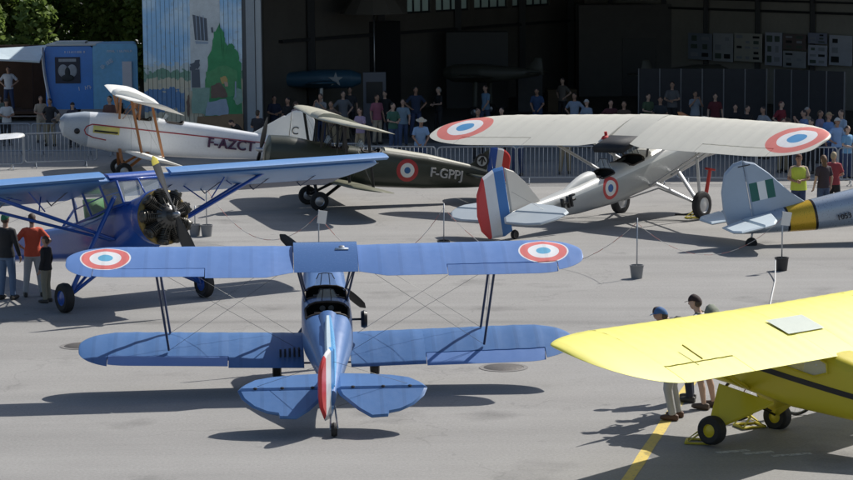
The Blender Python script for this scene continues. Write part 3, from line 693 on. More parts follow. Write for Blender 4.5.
# curved white edge strip and lifted awning roof of the stage
mb = MB(); mb.path([(-2.12+.30*(1-math.cos(R(k*10))), -.15, 2.95-2.45*k/9+.0) for k in range(10)], .16, 8, squash=.4); mb.build('curved_edge', paint('edge_white', (.80, .84, .92), .4), tr)
mb = MB(); mb.loft([[(x, -1.1, 2.45+.1*z), (x, .9, 3.0-.10*z), (x, .9, 2.93-.10*z), (x, -1.1, 2.38+.1*z)] for x, z in ((-2.1, 0), (-3.0, .6), (-4.4, 1.3), (-6, 3.))]); mb.build('stage_awning', paint('awning_pale_blue', (.58, .68, .72), .5, var=.15), tr, smooth=False)
mb = MB(); mb.box((-4.2, 2.2, 1.5), (4.2, .1, 2.9)); mb.box((-4.2, .9, .35), (4.2, 2.6, .1)); mb.box((-3.0, 1.2, 1.5), (.5, .1, 2.5)); mb.build('stage_back_wall', paint('stage_brown', (.07, .035, .02), .8, var=.3), tr, smooth=False)
for x in (-.9, .9): 
    mb = MB(); mb.lathe([(.2, -.12), (.38, -.12), (.42, 0), (.38, .12), (.2, .12)], (x, .4, .42), 'x', 20); mb.build('wheel', M['rubber'], tr)

# ================================================================== CROWD BARRIERS
gal = paint('barrier_zinc', (.34, .37, .40), .45, .5, var=.2)
def make_barrier(loc, a, label, group):
    t = thing('crowd_barrier', label, 'barrier', loc, (0, 0, a), group); w, h = 2.3, 1.1
    mb = MB(); r_ = .1; pts = []
    for (cx, cz, a0) in ((w/2-r_, h-r_, 0), (-w/2+r_, h-r_, 90), (-w/2+r_, .18+r_, 180), (w/2-r_, .18+r_, 270)):
        for k in range(5): an = R(a0+k*22.5); pts.append((cx+r_*math.cos(an), 0, cz+r_*math.sin(an)))
    mb.path(pts, .021, 6, closed=True); mb.build('frame', gal, t)
    mb = MB()
    for i in range(17): x = -w/2+w*(i+1)/18; mb.tube((x, 0, .2), (x, 0, h-.02), .009, 5)
    mb.build('bars', gal, t)
    for x in (-.8, .8): mb = MB(); mb.path([(x, -.34, 0.02), (x, -.1, .16), (x, .1, .16), (x, .34, .02)], .018, 6); mb.build('foot', gal, t)
    return t
GB = 'metal crowd barriers in a line before the hangar'
b0 = make_barrier((-3.0, 73.6, 0), -.06, 'crowd barrier behind the cockpits of the dark green biplane', GB)
bars = [(-.85, 72.4, -.16, 'crowd barrier by the man in the straw hat and blue shirt'), (1.5, 72.1, .02, 'crowd barrier behind the registration letters of the green biplane'), (3.85, 72.0, -.05, 'crowd barrier between the green rudder and the parasol cockpit'),
        (6.2, 71.8, -.03, 'crowd barrier behind the nose of the white parasol aeroplane'), (8.5, 71.5, -.10, 'crowd barrier behind the right wheel of the parasol aeroplane'), (10.8, 71.0, -.14, 'crowd barrier behind the tail of the silver-blue trainer'), (13.1, 70.6, -.1, 'crowd barrier behind the yellow band of the silver-blue trainer')]
for x, y, a, l in bars: dup(b0, None, (x, y, 0), (0, 0, a), l)
GB2 = 'metal crowd barriers at the left edge'
lb_ = [(-13.95, 77.6, .30, 'nearest left barrier with its feet on sunlit tarmac'), (-11.75, 78.6, .22, 'barrier just in front of the white biplane propeller'), (-14.5, 82.6, -.03, 'barrier at the left behind the white wing tip'), (-12.15, 82.5, -.02, 'barrier in front of the trailer visitors'), (-9.8, 82.4, -.02, 'barrier hidden behind the white biplane nose')]
for x, y, a, l in lb_: o = dup(b0, None, (x, y, 0), (0, 0, a), l); o['group'] = GB2

# ================================================================== POSTS IN BUCKETS AND ROPES
def bucket_post(x, y, lab, col, h=1.35, paper=False, cross=False, br=.15, streamers=0):
    t = thing('rope_post', lab, 'post', (x, y, 0), group='rope posts on the apron')
    mb = MB(); mb.lathe([(br*.78, 0), (br, .27), (br*1.06, .27), (br*1.06, .29), (br*.93, .29), (br*.88, .2), (0, .2)], (0, 0, 0), 'z', 18); mb.build('bucket', col, t)
    mb = MB(); mb.tube((0, 0, .18), (.01, 0, h), .016, 6); mb.build('pole', M['galv'], t)
    if paper: mb = MB(); mb.box((.09, -.02, h-.16), (.2, .006, .3), 0, (.1, .15, .1)); mb.build('paper_notice', paint('paper', (.75, .75, .73), .7), t, smooth=False)
    if cross: mb = MB(); mb.tube((-.22, 0, h*.5), (.22, 0, h*.56), .012, 5); mb.build('crosspiece', M['galv'], t)
    return t
bk_g = paint('cement_bucket', (.24, .24, .24), .8, var=.2); bk_b = paint('black_bucket', (.03, .03, .032), .5)
bucket_post(4.50, 52.0, 'thin post in a grey bucket on open tarmac right of the front biplane', bk_g, 1.3)
bucket_post(7.75, 53.0, 'post with white paper notice in a black bucket near the trainer tail', bk_b, 1.30, True)
bucket_post(-5.72, 60.1, 'left of two pale bucket posts between the blue wing and the propeller', bk_g, .75)
bucket_post(-5.42, 60.0, 'post with crosspiece in a pale bucket, right one of the pair by the blue propeller', bk_g, 1.5, False, True)
bucket_post(-2.42, 54.5, 'post with white paper tied on top behind the centre of the front biplane', bk_g, 1.25, True)
bucket_post(.40, 56.5, 'thin dark post behind the right upper wing of the front biplane', bk_b, 1.15)
def rope(pts, r_, mat, lab, stripes=False):
    mb = MB(); out = []
    for a, b, sag in pts:
        A, B = Vector(a), Vector(b); n = 16
        for i in range(n+(1 if (a, b, sag) == pts[-1] else 0)): u = i/n; p = A.lerp(B, u); p.z -= sag*4*u*(1-u); p.z = max(p.z, .015); out.append(p)
    mb.path(out, r_, 5); o = mb.build('rope', mat, None); tag(o, lab, 'rope', 'ropes strung between the apron posts'); return o
rr_m, t_, b_ = new_mat('red_white_rope'); tc = N(t_, 'ShaderNodeTexCoord'); wv = N(t_, 'ShaderNodeTexWave', i_Scale=.8); wv.bands_direction = 'X'; t_.links.new(tc.outputs['Object'], wv.inputs['Vector'])
t_.links.new(mix(t_, mth(t_, 'GREATER_THAN', wv.outputs[1], .5), (.50, .48, .46), (.42, .16, .14)), b_.inputs['Base Color']); b_.inputs['Roughness'].default_value = .7
rope([((-5.42, 60, 1.2), (-2.42, 54.5, 1.15), .9), ((-2.42, 54.5, 1.15), (.40, 56.5, 1.05), 1.1), ((.4, 56.5, 1.05), (4.5, 52.0, 1.2), 1.15)], .007, rr_m, 'red and white rope sagging between the posts behind the front biplane')
rope([((4.5, 52.0, 1.2), (7.75, 53.0, 1.15), .75)], .005, rr_m, 'thin rope sagging from the grey bucket post to the black bucket post')
rope([((7.6, 52.9, .25), (7.35, 51.2, .02), .02), ((7.35, 51.2, .02), (6.35, 45.4, .02), 0), ((6.35, 45.4, .02), (5.1, 45.0, .02), 0)], .016, paint('white_rope', (.6, .6, .58), .7), 'white rope trailing on the ground beyond the yellow wing')
rope([((6.5, 63.6, .02), (9.6, 63.2, .02), 0), ((9.6, 63.2, .02), (12.0, 60.8, .02), 0)], .03, M['black'], 'black cable lying on the ground past the parasol wheels')

# chocks
chy = paint('chock_yellow', (.62, .52, .05), .5, wear=.1)
def chock(x, y, a, lab, s=1.):
    t = thing('wheel_chock', lab, 'chock', (x, y, 0), (0, 0, a), 'yellow wheel chocks')
    for k, yy in enumerate((-.13*s, .13*s)):
        mb = MB(); mb.path([(-.16*s, yy, .02), (.16*s, yy, .02), (.05*s, yy, .17*s)], .022*s, 6, closed=True); mb.build('side_frame', chy, t)
    mb = MB(); mb.tube((-.16*s, -.13*s, .02), (-.16*s, .13*s, .02), .02*s); mb.tube((.05*s, -.13*s, .17*s), (.05*s, .13*s, .17*s), .02*s); mb.tube((.16*s, -.13*s, .02), (.16*s, .13*s, .02), .02*s); mb.build('crossbars', chy, t)
chock(3.93, 34.98, R(-10), 'yellow tube chock left of the near tyre of the yellow aeroplane', 1.1); chock(4.82, 36.1, R(200), 'yellow tube chock by the far tyre of the yellow aeroplane', 1.15)
chock(6.88, 62.9, R(10), 'yellow chock at the near right wheel of the white parasol aeroplane'); 
# red tow bar leaning near the parasol wheel
t = thing('tow_bar', 'red tow bar standing upright beside the right wheel of the parasol aeroplane', 'tow bar', (7.35, 64.6, 0), (0, .16, 0))
mb = MB(); mb.tube((0, 0, 0), (0, 0, 1.15), .06, 10, 0, .045); mb.build('shaft', paint('tow_red', (.55, .04, .03), .5), t)
mb = MB(); mb.tube((-.14, 0, 1.12), (.14, 0, 1.12), .03); mb.build('handle', paint('tow_red2', (.5, .04, .03), .5), t)

# bicycle behind the yellow aeroplane
def bicycle(loc, a):
    t = thing('bicycle', 'bicycle with dark tyres standing behind the yellow aeroplane wheels', 'bicycle', loc, (0, 0, a))
    for x in (-.5, .5):
        mb = MB(); mb.path([(x+.325*math.cos(2*PI*i/32), 0, .345+.325*math.sin(2*PI*i/32)) for i in range(32)], .020, 8, closed=True); w = mb.build('wheel', M['rubber'], t)
        mb = MB(); mb.path([(x+.30*math.cos(2*PI*i/32), 0, .345+.30*math.sin(2*PI*i/32)) for i in range(32)], .010, 6, closed=True); mb.build('rim', M['steel'], w)
        mb = MB()
        for k in range(18): an = 2*PI*k/18; mb.tube((x, .02*(-1)**k, .345), (x+.3*math.cos(an), 0, .345+.3*math.sin(an)), .0018, 3)
        mb.tube((x, -.04, .345), (x, .04, .345), .02); mb.build('spokes', M['steel'], w)
    mb = MB(); bb = (-.05, 0, .3); hd_ = (.36, 0, .86); st_ = (-.2, 0, .8)
    for p, q, r_ in ((bb, st_, .016), (bb, (.39, 0, .74), .018), (st_, hd_, .015), ((-.5, 0, .345), bb, .01), ((-.5, 0, .345), st_, .009), (hd_, (.39, 0, .72), .018), ((.39, 0, .72), (.5, 0, .345), .012)): mb.tube(p, q, r_)
    mb.build('frame', paint('bike_red', (.30, .06, .07), .35, coat=.4), t)
    mb = MB(); mb.ball((-.24, 0, .93), (.13, .07, .03), 10); mb.tube((-.2, 0, .8), (-.22, 0, .92), .012); mb.build('saddle', M['leather'], t)
    mb = MB(); mb.tube((.36, 0, .86), (.35, 0, .98), .012); mb.path([(.38, -.26, .98), (.36, -.1, 1.0), (.36, .1, 1.0), (.38, .26, .98)], .012, 6); mb.build('handlebar', M['steel'], t)
    mb = MB(); mb.lathe([(.07, -.005), (.08, 0), (.07, .005)], (bb[0], .05, bb[2]), 'y', 18); mb.tube((bb[0], -.06, bb[2]), (bb[0]+.1, -.06, bb[2]-.13), .01); mb.tube((bb[0], .06, bb[2]), (bb[0]-.1, .06, bb[2]+.13), .01); mb.build('crank', M['steel'], t)
bicycle((5.2, 36.75, 0), R(22))

# ================================================================== TREES
def leafmat(name, c1, c2):
    m, t, b = new_mat(name); tc = N(t, 'ShaderNodeTexCoord'); oi = N(t, 'ShaderNodeTexNoise', i_Scale=1.1, i_Detail=4.); t.links.new(tc.outputs['Object'], oi.inputs['Vector'])
    t.links.new(mix(t, mth(t, 'MULTIPLY', mth(t, 'SUBTRACT', oi.outputs[0], .35, True), 3., True), c1, c2), b.inputs['Base Color']); b.inputs['Roughness'].default_value = .55; b.inputs['Specular IOR Level'].default_value = .25
    tl = N(t, 'ShaderNodeBsdfTranslucent'); tl.inputs[0].default_value = (c2[0]*1.2, c2[1]*1.3, c2[2], 1); mx = N(t, 'ShaderNodeMixShader'); mx.inputs[0].default_value = .28
    t.links.new(b.outputs[0], mx.inputs[1]); t.links.new(tl.outputs[0], mx.inputs[2]); t.links.new(mx.outputs[0], t.nodes['Material Output'].inputs[0]); return m
bark = paint('bark', (.05, .04, .03), .9, var=.3, bump=.5)
def tree(x, y, h, rx, lab, seed, lm, n=5200, conif=False):
    rnd = random.Random(seed); t = thing('tree', lab, 'tree', (x, y, 0), (0, 0, rnd.uniform(0, 6)), 'trees behind the trailer')
    mb = MB(); mb.path([(0, 0, 0), (.1, 0, h*.2), (-.05, .05, h*.45), (0, 0, h*.9)], [.28, .22, .15, .03], 9)
    cl = []
    for k in range(46):
        u = rnd.random(); z = h*(.12+.86*u); rad = rx*(math.sin(PI*min(1, .18+.8*(1-u)))**.7 if not conif else (1-u)*1.0+.08); an = rnd.uniform(0, 2*PI); rr_ = rad*math.sqrt(rnd.uniform(.12, 1))
        cl.append((rr_*math.cos(an), rr_*math.sin(an), z, rnd.uniform(.55, 1.15)*(1 if not conif else .75)))
        if k % 3 == 0: mb.tube((0, 0, z*.72), (rr_*math.cos(an)*.9, rr_*math.sin(an)*.9, z), .05, 5, 0, .012)
    mb.build('trunk', bark, t)
    mb = MB(); vs = []; fs = []
    for _ in range(n):
        cx, cy, cz, cr = cl[rnd.randrange(len(cl))]
        d = Vector((rnd.gauss(0, 1), rnd.gauss(0, 1), rnd.gauss(0, .8))).normalized()*cr*rnd.uniform(.55, 1.08); p = Vector((cx, cy, cz))+d
        e = Euler((rnd.uniform(-1, 1), rnd.uniform(-1, 1), rnd.uniform(0, 6.3))).to_matrix(); s = rnd.uniform(.09, .22)*(2.0 if y > 130 else 1.)
        o = len(vs); vs += [tuple(p+e @ Vector(q)) for q in ((-s, -s*.5, 0), (s*.2, -s*.7, .03), (s, 0, 0), (s*.1, s*.6, .04), (-s*.8, s*.4, -.02))]; fs.append((o, o+1, o+2, o+3, o+4))
    mb.add(vs, fs); mb.build('crown', lm, t, smooth=False)
L1 = leafmat('leaves_dark', (.05, .085, .016), (.09, .15, .03)); L2 = leafmat('leaves_olive', (.08, .11, .02), (.14, .19, .04)); L3 = leafmat('leaves_light', (.14, .20, .05), (.22, .29, .09))
for i, (x, y, h, rx, lm, lab, cf) in enumerate([(-26, 122, 11, 3.4, L1, 'dark broadleaf tree leftmost behind the stage awning', False), (-21.5, 118, 9, 2.6, L2, 'olive green tree above the stage awning', False), (-18.2, 121, 11, 3.0, L1, 'dense dark tree above the trailer roof centre', False),
        (-14.6, 119, 10, 2.6, L2, 'olive tree above the right half of the trailer roof', False), (-11.6, 123, 12, 3.2, L1, 'dark tree beside the painted hangar door', False), (-27, 131, 14, 4.6, L1, 'tall tree far back at the left edge', False), (-17.5, 132, 14, 4.6, L1, 'tall dark tree in the back row above the trailer', False), (-9.5, 133, 14, 4.2, L2, 'tall tree in the back row next to the hangar', False), (-22.4, 137, 15, 4.8, L1, 'broad tree in the back row between the two tallest left ones', False), (-13.5, 138, 15, 4.8, L1, 'broad tree in the back row right of the trailer roof middle', False), (-32, 136, 15, 4.8, L2, 'broad tree in the back row beyond the left edge', False),
        (-18.0, 113.5, 4.6, 1.1, L3, 'small pale green conifer poking above the stage awning', True), (-19.9, 112, 4.0, .9, L3, 'smallest pale green bush at the far left above the awning', True), (-13.0, 114, 4.8, 1.0, L2, 'young conifer just above the trailer roof', True)]):
    tree(x, y, h, rx, lab, 20+i, lm, 6500 if not cf else 1500, cf)
# background woodland far behind everything, fills the view under the crowns and beside the hangar
# ================================================================== BIPLANES (one builder, three different aircraft)
def biplane(name, label, loc, yaw, gp, P):
    t = thing(name, label, 'biplane', loc, (gp, 0, yaw))
    S = P['secs']
    f = fuselage(t, P['fus'], S, P.get('holes', ()), n=40)
    # upper wing: centre section + two panels
    zu, ul, ut = P['zu'], P['ule'], P['ute']; cs = P.get('cs', .52)
    mb = MB(); cle, cte = P.get('cs_le', ul), P.get('cs_te', ut)
    mb.loft([ring(x, cle, cte, zu+.0, .20, 0, 1, twist=P.get('twu', .0)) for x in (-cs, -cs*.6, -cs*.2, cs*.2, cs*.6, cs)])
    c_ = mb.build('centre_section', P.get('csmat', P['top']), t, ang=50)
    if P.get('tank'):
        mb = MB(); mb.box((.27, cle-.42, zu+.115), (.22, .2, .008)); mb.build('fuel_hatch', paint('hatch_light', (.5, .58, .66), .4), c_)
        mb = MB(); mb.lathe([(.045, 0), (.045, .012), (.03, .02), (0, .02)], (.27, cle-.4, zu+.12), 'z', 14); mb.build('fuel_cap', M['steel'], c_)
    for s in (-1, 1):
        half_wing(t, P['top'], s, cs+.008, P['hs'], ul, ut, zu, dih=P.get('dihu', .02), t=P.get('tu', .10), sweep=P.get('sw', .03), tip=.8, ail=P.get('ailu'),
                  root_te=P.get('root_te'), name='upper_wing', ail_droop=P.get('droopu', .0)*s, twist=P.get('twu', 0), tip_le=.45, tip_te=.4)
        half_wing(t, P['low'], s, P['rootw'], P['hsl'], P['lle'], P['lte'], P['zl'], dih=P.get('dihl', .035), t=P.get('tl', .10), sweep=P.get('sw', .03), tip=.8,
                  ail=P.get('aill'), ail_mat=P.get('aillmat'), name='lower_wing', ail_droop=P.get('droop', 0.)*s, twist=P.get('twl', 0), tip_le=.45, tip_te=.4)
    zl = P['zl']; dl = P.get('dihl', .035); du = P.get('dihu', .02); sm = P['strut']
    for s in (-1, 1):
        xs_ = P['sx']; sw = P.get('sw', .03)*(xs_-.5)
        tf, tr = (s*xs_, ul-.2-sw, zu+du*xs_-.02), (s*xs_, ul-.85-sw, zu+du*xs_-.04-P.get('twu', 0)*.85)
        bf, br = (s*(xs_-.19), P['lle']-.2-sw, zl+.08+dl*xs_), (s*(xs_-.19), P['lle']-.85-sw, zl+.02+dl*xs_)
        strut(t, bf, tf, .02, sm, 'interplane_strut'); strut(t, br, tr, .02, sm, 'interplane_strut')
        q = interp(S, cle-.3); fx = q[2]*.8; ft = q[1]+q[3]*.62
        cf, cr = (s*cs*.95, cle-.2, zu), (s*cs*.95, cle-.82, zu)
        strut(t, (s*fx, cle-.25, ft), cf, .018, sm, 'cabane_strut'); strut(t, (s*fx, cle-.85, ft), cr, .018, sm, 'cabane_strut')
        strut(t, (s*fx, cle-.3, ft), (s*cs*.95, cle-.8, zu), .010, sm, 'cabane_strut', 1)
        rb = (s*P['rootw'], P['lle']-.2, zl)
        wires(t, [(rb, tf), ((s*P['rootw'], P['lle']-.8, zl), tr), (bf, cf), (br, cr), (tf, br)])
        wires(t, [((s*P['tw']*.8, P['yt']+.1, P['zt']+.03), (0, P['yt']-.05, P['ztop']-.25)), ((s*P['tw']*.8, P['yt']+.1, P['zt']-.03), (0, P['yt']+.1, P['zt']-.33))])
        # undercarriage
        w = wheel(t, s*.82, .26, .15, P.get('hub'))
        qb = interp(S, -.1); zb = qb[1]-qb[4]*.8
        strut(t, (s*.8, 0, .26), (s*.3, .15, zb), .024, sm, 'undercarriage_leg'); strut(t, (s*.8, 0, .26), (s*.3, -.75, interp(S, -.75)[1]-interp(S, -.75)[4]*.8), .024, sm, 'undercarriage_leg')
    strut(t, (-.8, 0, .26), (.8, 0, .26), .018, sm, 'axle', 1)
    # tail
    yt, zt, tw = P['yt'], P['zt'], P['tw']
    for s in (-1, 1):
        out = [(s*.05, yt+.60), (s*.5, yt+.56), (s*(tw-.5), yt+.48), (s*(tw-.22), yt+.36), (s*(tw-.06), yt+.16), (s*tw, yt+.0), (s*.05, yt+.0)]
        mb = MB(); mb.plate(out, 'xy', .07, zt, .012, inset=.1); tp = mb.build('tailplane', P['tail'], t, ang=20)
        out = [(s*.06, yt-.02), (s*(tw), yt-.02), (s*(tw-.06), yt-.2), (s*(tw-.22), yt-.40), (s*(tw-.42), yt-.53), (s*(tw-.6), yt-.58), (s*(tw-.62), yt-.66), (s*.55, yt-.68), (s*.36, yt-.5), (s*.10, yt-.15)]
        mb = MB(); mb.plate(out, 'xy', .06, 0, .01, inset=.08)
        a = P.get('elev', .18); c, sn = math.cos(a), math.sin(a)
        mb.v = [(v[0], yt-.02+(v[1]-yt+.02)*c-v[2]*sn, zt+(v[1]-yt+.02)*sn+v[2]*c) for v in mb.v]
        el = mb.build('elevator', P['tail'], t, ang=20)
        for k in (.3, .75, 1.15):
            mb = MB(); mb.ball((s*k*tw/1.41, yt-.01, zt+.04), (.035, .03, .02), 8); mb.build('hinge', M['black'], el)
    zt2 = P['ztop']; zb = zt-.38
    mb = MB(); mb.plate([(yt+.75, zt+.12), (yt+.35, zt2-.42), (yt+.15, zt2-.16), (yt+.02, zt2-.06), (yt+.02, zt-.1), (yt+.5, zt)], 'yz', .06, 0, .012, inset=.1)
    mb.build('fin', P['fin'], t, ang=20)
    mb = MB(); rc = P.get('rc', .62)
    mb.plate([(yt, zt2-.04), (yt-.12, zt2)] + arc(yt-.22, zt2-.3, rc-.22, .3, 90, 180, 6)[1:] + [(yt-rc, zt+.1), (yt-rc+.06, zt-.12), (yt-rc+.25, zb+.02), (yt-.1, zb-.04), (yt, zb)], 'yz', .065, 0, .012, inset=.1)
    rot_v(mb, yt, P.get('rud', 0)); rd = mb.build('rudder', P['rudder'], t, ang=20); 
    P['rudder_obj'] = rd
    # tail wheel
    c, sn = math.cos(gp), math.sin(gp); L = P['ytw']  # contact point on the ground in local coordinates
    gy, gz = -L*c, L*sn
    mb = MB(); mb.lathe([(.05, -.04), (.09, -.045), (.11, 0), (.09, .045), (.05, .04)], (0, gy+.11*sn, gz+.11*c), 'x', 18); tw_ = mb.build('tail_wheel', M['rubber'], t)
    mb = MB(); mb.lathe([(0, -.042), (.05, -.042), (.05, .042), (0, .042)], (0, gy+.11*sn, gz+.11*c), 'x', 12); mb.build('hub', M['steel'], tw_)
    mb = MB(); mb.tube((.055, gy+.11*sn, gz+.11*c), (.03, yt+.05, zt-.28), .014, 6); mb.tube((-.055, gy+.11*sn, gz+.11*c), (-.03, yt+.05, zt-.28), .014, 6)
    mb.tube((0, yt+.08, zt-.3), (0, yt+.4, zt-.16), .02, 6); mb.build('tail_wheel_fork', M['steel'], t)
    # engine cowl nose + propeller
    blade_prop(t, P['hub_y'], P['hub_z'], P.get('pd', 2.0), P['pa'], P['prop'], P.get('spinner', M['steel']), spin=P.get('spin', .07), w=.17)
    for h in P.get('holes', ()):
        q = interp(S, h[1]); windscreen(f, h[1]-.02, q[1]+q[3]*.9, .42, .26)
    return t, f

# --- 1. the blue biplane in front
BL = (.11, .215, .48); BLT = (.105, .20, .44)
rw = [(.41, (.74, .74, .74)), (.385, (.68, .17, .15)), (.255, (.76, .76, .76)), (.12, (.12, .40, .60))]
topm = paint('blue_fabric_roundel', BL, .42, var=.09, scale=1.2, bump=.08, layers=[('ring', 'x', 3.56, 'y', -.60, rw, True), ('ribs', .34, .53, .08)])
lowm = paint('blue_fabric', (.075, .175, .385), .42, var=.10, scale=1.2, bump=.08, layers=[('ribs', .34, .38, .10)])  # darker copy of the wing blue, shading of the lower wings put in
bluem = paint('blue_gloss_fuselage', (.085, .18, .40), .38, coat=.25, var=.05, scale=.8)
tri = paint('tricolour_rudder', (.10, .30, .62), .35, layers=[('band', 'y', -4.62, -4.45, (.82, .82, .82))])
secs = [(1.42, 1.34, .20, .22, .24, 2.2), (1.3, 1.34, .30, .30, .33, 2.4), (1.0, 1.34, .36, .34, .42, 2.8), (.4, 1.34, .37, .34, .46, 3.2), (-.3, 1.33, .40, .36, .5, 3.4),
        (-1.0, 1.33, .41, .38, .5, 3.2), (-1.7, 1.34, .40, .38, .46, 2.8), (-2.3, 1.37, .33, .33, .38, 2.6), (-3.1, 1.40, .22, .22, .30, 2.4), (-3.8, 1.42, .13, .13, .24, 2.2), (-4.35, 1.43, .045, .06, .18, 2.0)]
P = dict(secs=secs, fus=bluem, holes=[(-.78, -.18, 52), (-1.62, -1.02, 52)], zu=2.28, ule=.08, ute=-1.18, cs=.52, cs_le=.10, cs_te=-.98, csmat=paint('tank_blue_gloss', (.07, .155, .36), .25, coat=.4, var=.06), tank=True, sw=.03,
         top=topm, low=lowm, hs=4.19, hsl=4.02, ailu=(1.95, 3.75), root_te=(.45, .2), rootw=.38, lle=-.18, lte=-1.42, zl=.83, tl=.14, aill=(1.6, 3.55), droop=.10, droopu=.09, twu=.07, twl=.085,
         aillmat=paint('aileron_light_blue', (.16, .28, .58), .4), strut=paint('strut_dark_blue', (.02, .035, .09), .35), sx=2.75, yt=-4.22, zt=1.46, tw=1.42, tail=lowm, fin=tri,
         ztop=2.18, rud=R(-20), rc=.62, rudder=paint('rudder_tricolour', (.82, .82, .82), .35), ytw=4.95, hub_y=1.5, hub_z=1.36, pd=2.0, pa=R(47), prop=M['black'], elev=.30, spin=.05,
         hub=paint('hub_blue', (.03, .07, .2), .4))
bt, bf_ = biplane('biplane', 'blue open-cockpit biplane in front, seen from behind with roundels on its upper wing', (-1.71, 40.56, 0), R(3.7), .195, P)
# rudder stripes follow the turned rudder: material in its own coordinates
rd = P['rudder_obj']; rd.data.materials.clear()
a = R(-20); q0 = -4.22
# along-chord coordinate of the turned rudder: c = -(x*sin(-a)... )
rd.data.materials.append(paint('rudder_stripes', (.82, .82, .82), .35, layers=[('lin', 'x', math.sin(a), 'y', -math.cos(a), 4.22*math.cos(a)-.5+.0, 4.22*math.cos(a)+.17, (.07, .30, .66)),
                                 ('lin', 'x', math.sin(a), 'y', -math.cos(a), 4.22*math.cos(a)+.40, 9, (.62, .05, .05))]))
# pale spine stripe running from the headrest back to the fin
mb = MB(); a_ = []; b_ = []; c_1 = []; zf = []
for i in range(15):
    u = i/14; y = -2.0-u*2.2; q = interp(secs, y); w = .03+.055*math.sin(PI*min(1, .1+u*.8)); z = q[1]+q[3]+.012+(.11*(1-u) if u < .35 else .07*(1-u))
    a_.append([(-w, y, z-.05), (-w*.6, y, z), (w*.6, y, z), (w, y, z-.05)])
mb.loft(a_, closed=False, caps=(False, False)); mb.build('spine_stripe', paint('spine_pale', (.62, .74, .80), .3, layers=[('band', 'x', .012, 1, (.16, .42, .72))]), bf_)
# fairing behind the cockpits
mb = MB(); rr = []
for i in range(9):
    u = i/8; y = -1.66-u*1.2; q = interp(secs, y); rr.append(super_ring(y, q[1]+q[3]*.8, .16*(1-u*.6), .1*(1-u*.75)+.05, .05, 2.2, 16))
mb.loft(rr); mb.build('headrest_fairing', bluem, bf_)
for s in (-1, 1):
    for k in range(5 if s < 0 else 0):
        mb = MB(); x = .46+k*.075; mb.box((s*x, -.80, .865), (.032, .95, .012), rot=(-.0, 0, 0)); mb.build('walkway_strip', M['black'], bt)
mb = MB()
mb.lathe([(.05, -.05), (.13, -.05), (.15, 0), (.13, .05), (.05, .05)], (.62, -.62, 1.25), 'x', 18); g_ = mb.build('wind_driven_generator', M['black'], bf_)
mb = MB(); mb.tube((.4, -.62, 1.25), (.62, -.62, 1.25), .02); mb.build('bracket', M['black'], g_)
for i, h in enumerate((-.2, -1.04)):
    mb = MB(); mb.lathe([(0, 0), (.045, 0), (.05, .01), (.045, .02), (0, .02)], (.07, h, 1.6), 'y', 12); mb.lathe([(0, 0), (.045, 0), (.05, .01), (.045, .02), (0, .02)], (-.07, h, 1.6), 'y', 12); mb.build('dial', M['steel'], bf_)

# --- 2. dark green biplane
gm = paint('dark_green', (.035, .042, .028), .38, coat=.15, var=.15, layers=[('ring', 'y', -2.42, 'z', 1.34, [(.31, (.42, .03, .03)), (.20, (.75, .75, .7)), (.09, (.03, .12, .3))])])
olv = paint('olive_wing', (.13, .13, .085), .5, var=.1)
cream = paint('cream_wing', (.40, .39, .31), .5, var=.1)
tri2 = paint('green_plane_rudder', (.62, .04, .03), .4, layers=[('band', 'y', -4.96, -4.7, (.03, .10, .42)), ('band', 'y', -5.14, -4.96, (.78, .78, .78))])
s2 = [(1.5, 1.36, .22, .26, .28, 2.2), (1.42, 1.36, .42, .46, .46, 2.3), (.9, 1.34, .46, .52, .56, 2.6), (.2, 1.32, .46, .48, .6, 3), (-1.0, 1.34, .44, .46, .6, 3), (-1.8, 1.36, .38, .46, .58, 3), (-3.0, 1.36, .28, .42, .48, 3), (-4.2, 1.38, .13, .28, .34, 2.8), (-4.8, 1.38, .045, .2, .24, 2.4)]
P = dict(secs=s2, fus=gm, holes=[(-.7, -.15, 48), (-1.65, -1.05, 48)], zu=2.44, ule=.3, ute=-1.1, twu=.05, top=cream, low=olv, hs=4.1, hsl=3.9, ailu=(1.9, 3.6), root_te=(.4, .15), rootw=.4,
         lle=-.1, lte=-1.35, zl=.80, strut=M['black'], sx=2.75, yt=-4.75, zt=1.42, tw=1.45, tail=gm, fin=gm, ztop=2.25, rudder=tri2, ytw=5.2, hub_y=1.62, hub_z=1.40, pd=2.0, pa=R(25), prop=M['black'], rud=0)
gt, gf = biplane('biplane', 'dark green biplane with cream wings lettered F-GPPJ, parked in front of the hangar barriers', (-3.10, 66.17, 0), R(103.7), .15, P)
mb = MB(); rr = []
for i in range(14):
    y = -1.75-i*.23; q = interp(s2, y); r0 = super_ring(y, q[1]+q[3]*.62, q[2]*.74, q[3]*.5, .03, 2.4, 18); rr.append(r0)
mb.loft(rr); mb.build('turtle_deck', cream, gf)
def side(y, z, x): return frame((-x, y, z), (0, -1, 0), (0, 0, 1))   # left side of the fuselage, reads nose to tail
text(gf, 'F-GPPJ', .36, paint('grey_letters', (.5, .5, .48), .5), side(-4.05, 1.42, .20), 'registration_lettering', .012, .006) if 0 else None
def side_text(f, secs, s, size, mat, yc, zc, out=.02, **k):
    """lettering that follows the taper of the left fuselage side"""
    q0 = interp(secs, yc-.6); q1 = interp(secs, yc+.6)
    d = Vector((-(q0[2]-q1[2]), -1.2, 0)); qc = interp(secs, yc)
    return text(f, s, size, mat, frame((-(qc[2]+out), yc, zc), d, (0, 0, 1)), 'registration_lettering', **k)
side_text(gf, s2, 'F-GPPJ', .35, paint('grey_letters', (.5, .5, .48), .5), -3.55, 1.36, .03, ext=.03, bold=.004)
em = MB(); em.lathe([(.2, 0), (.2, .01), (0, .01)], (-.045, -4.55, 1.83), 'x', 24, 0); em.lathe([(.14, 0), (.14, .012), (.02, .012)], (-.052, -4.55, 1.83), 'x', 24, 1)
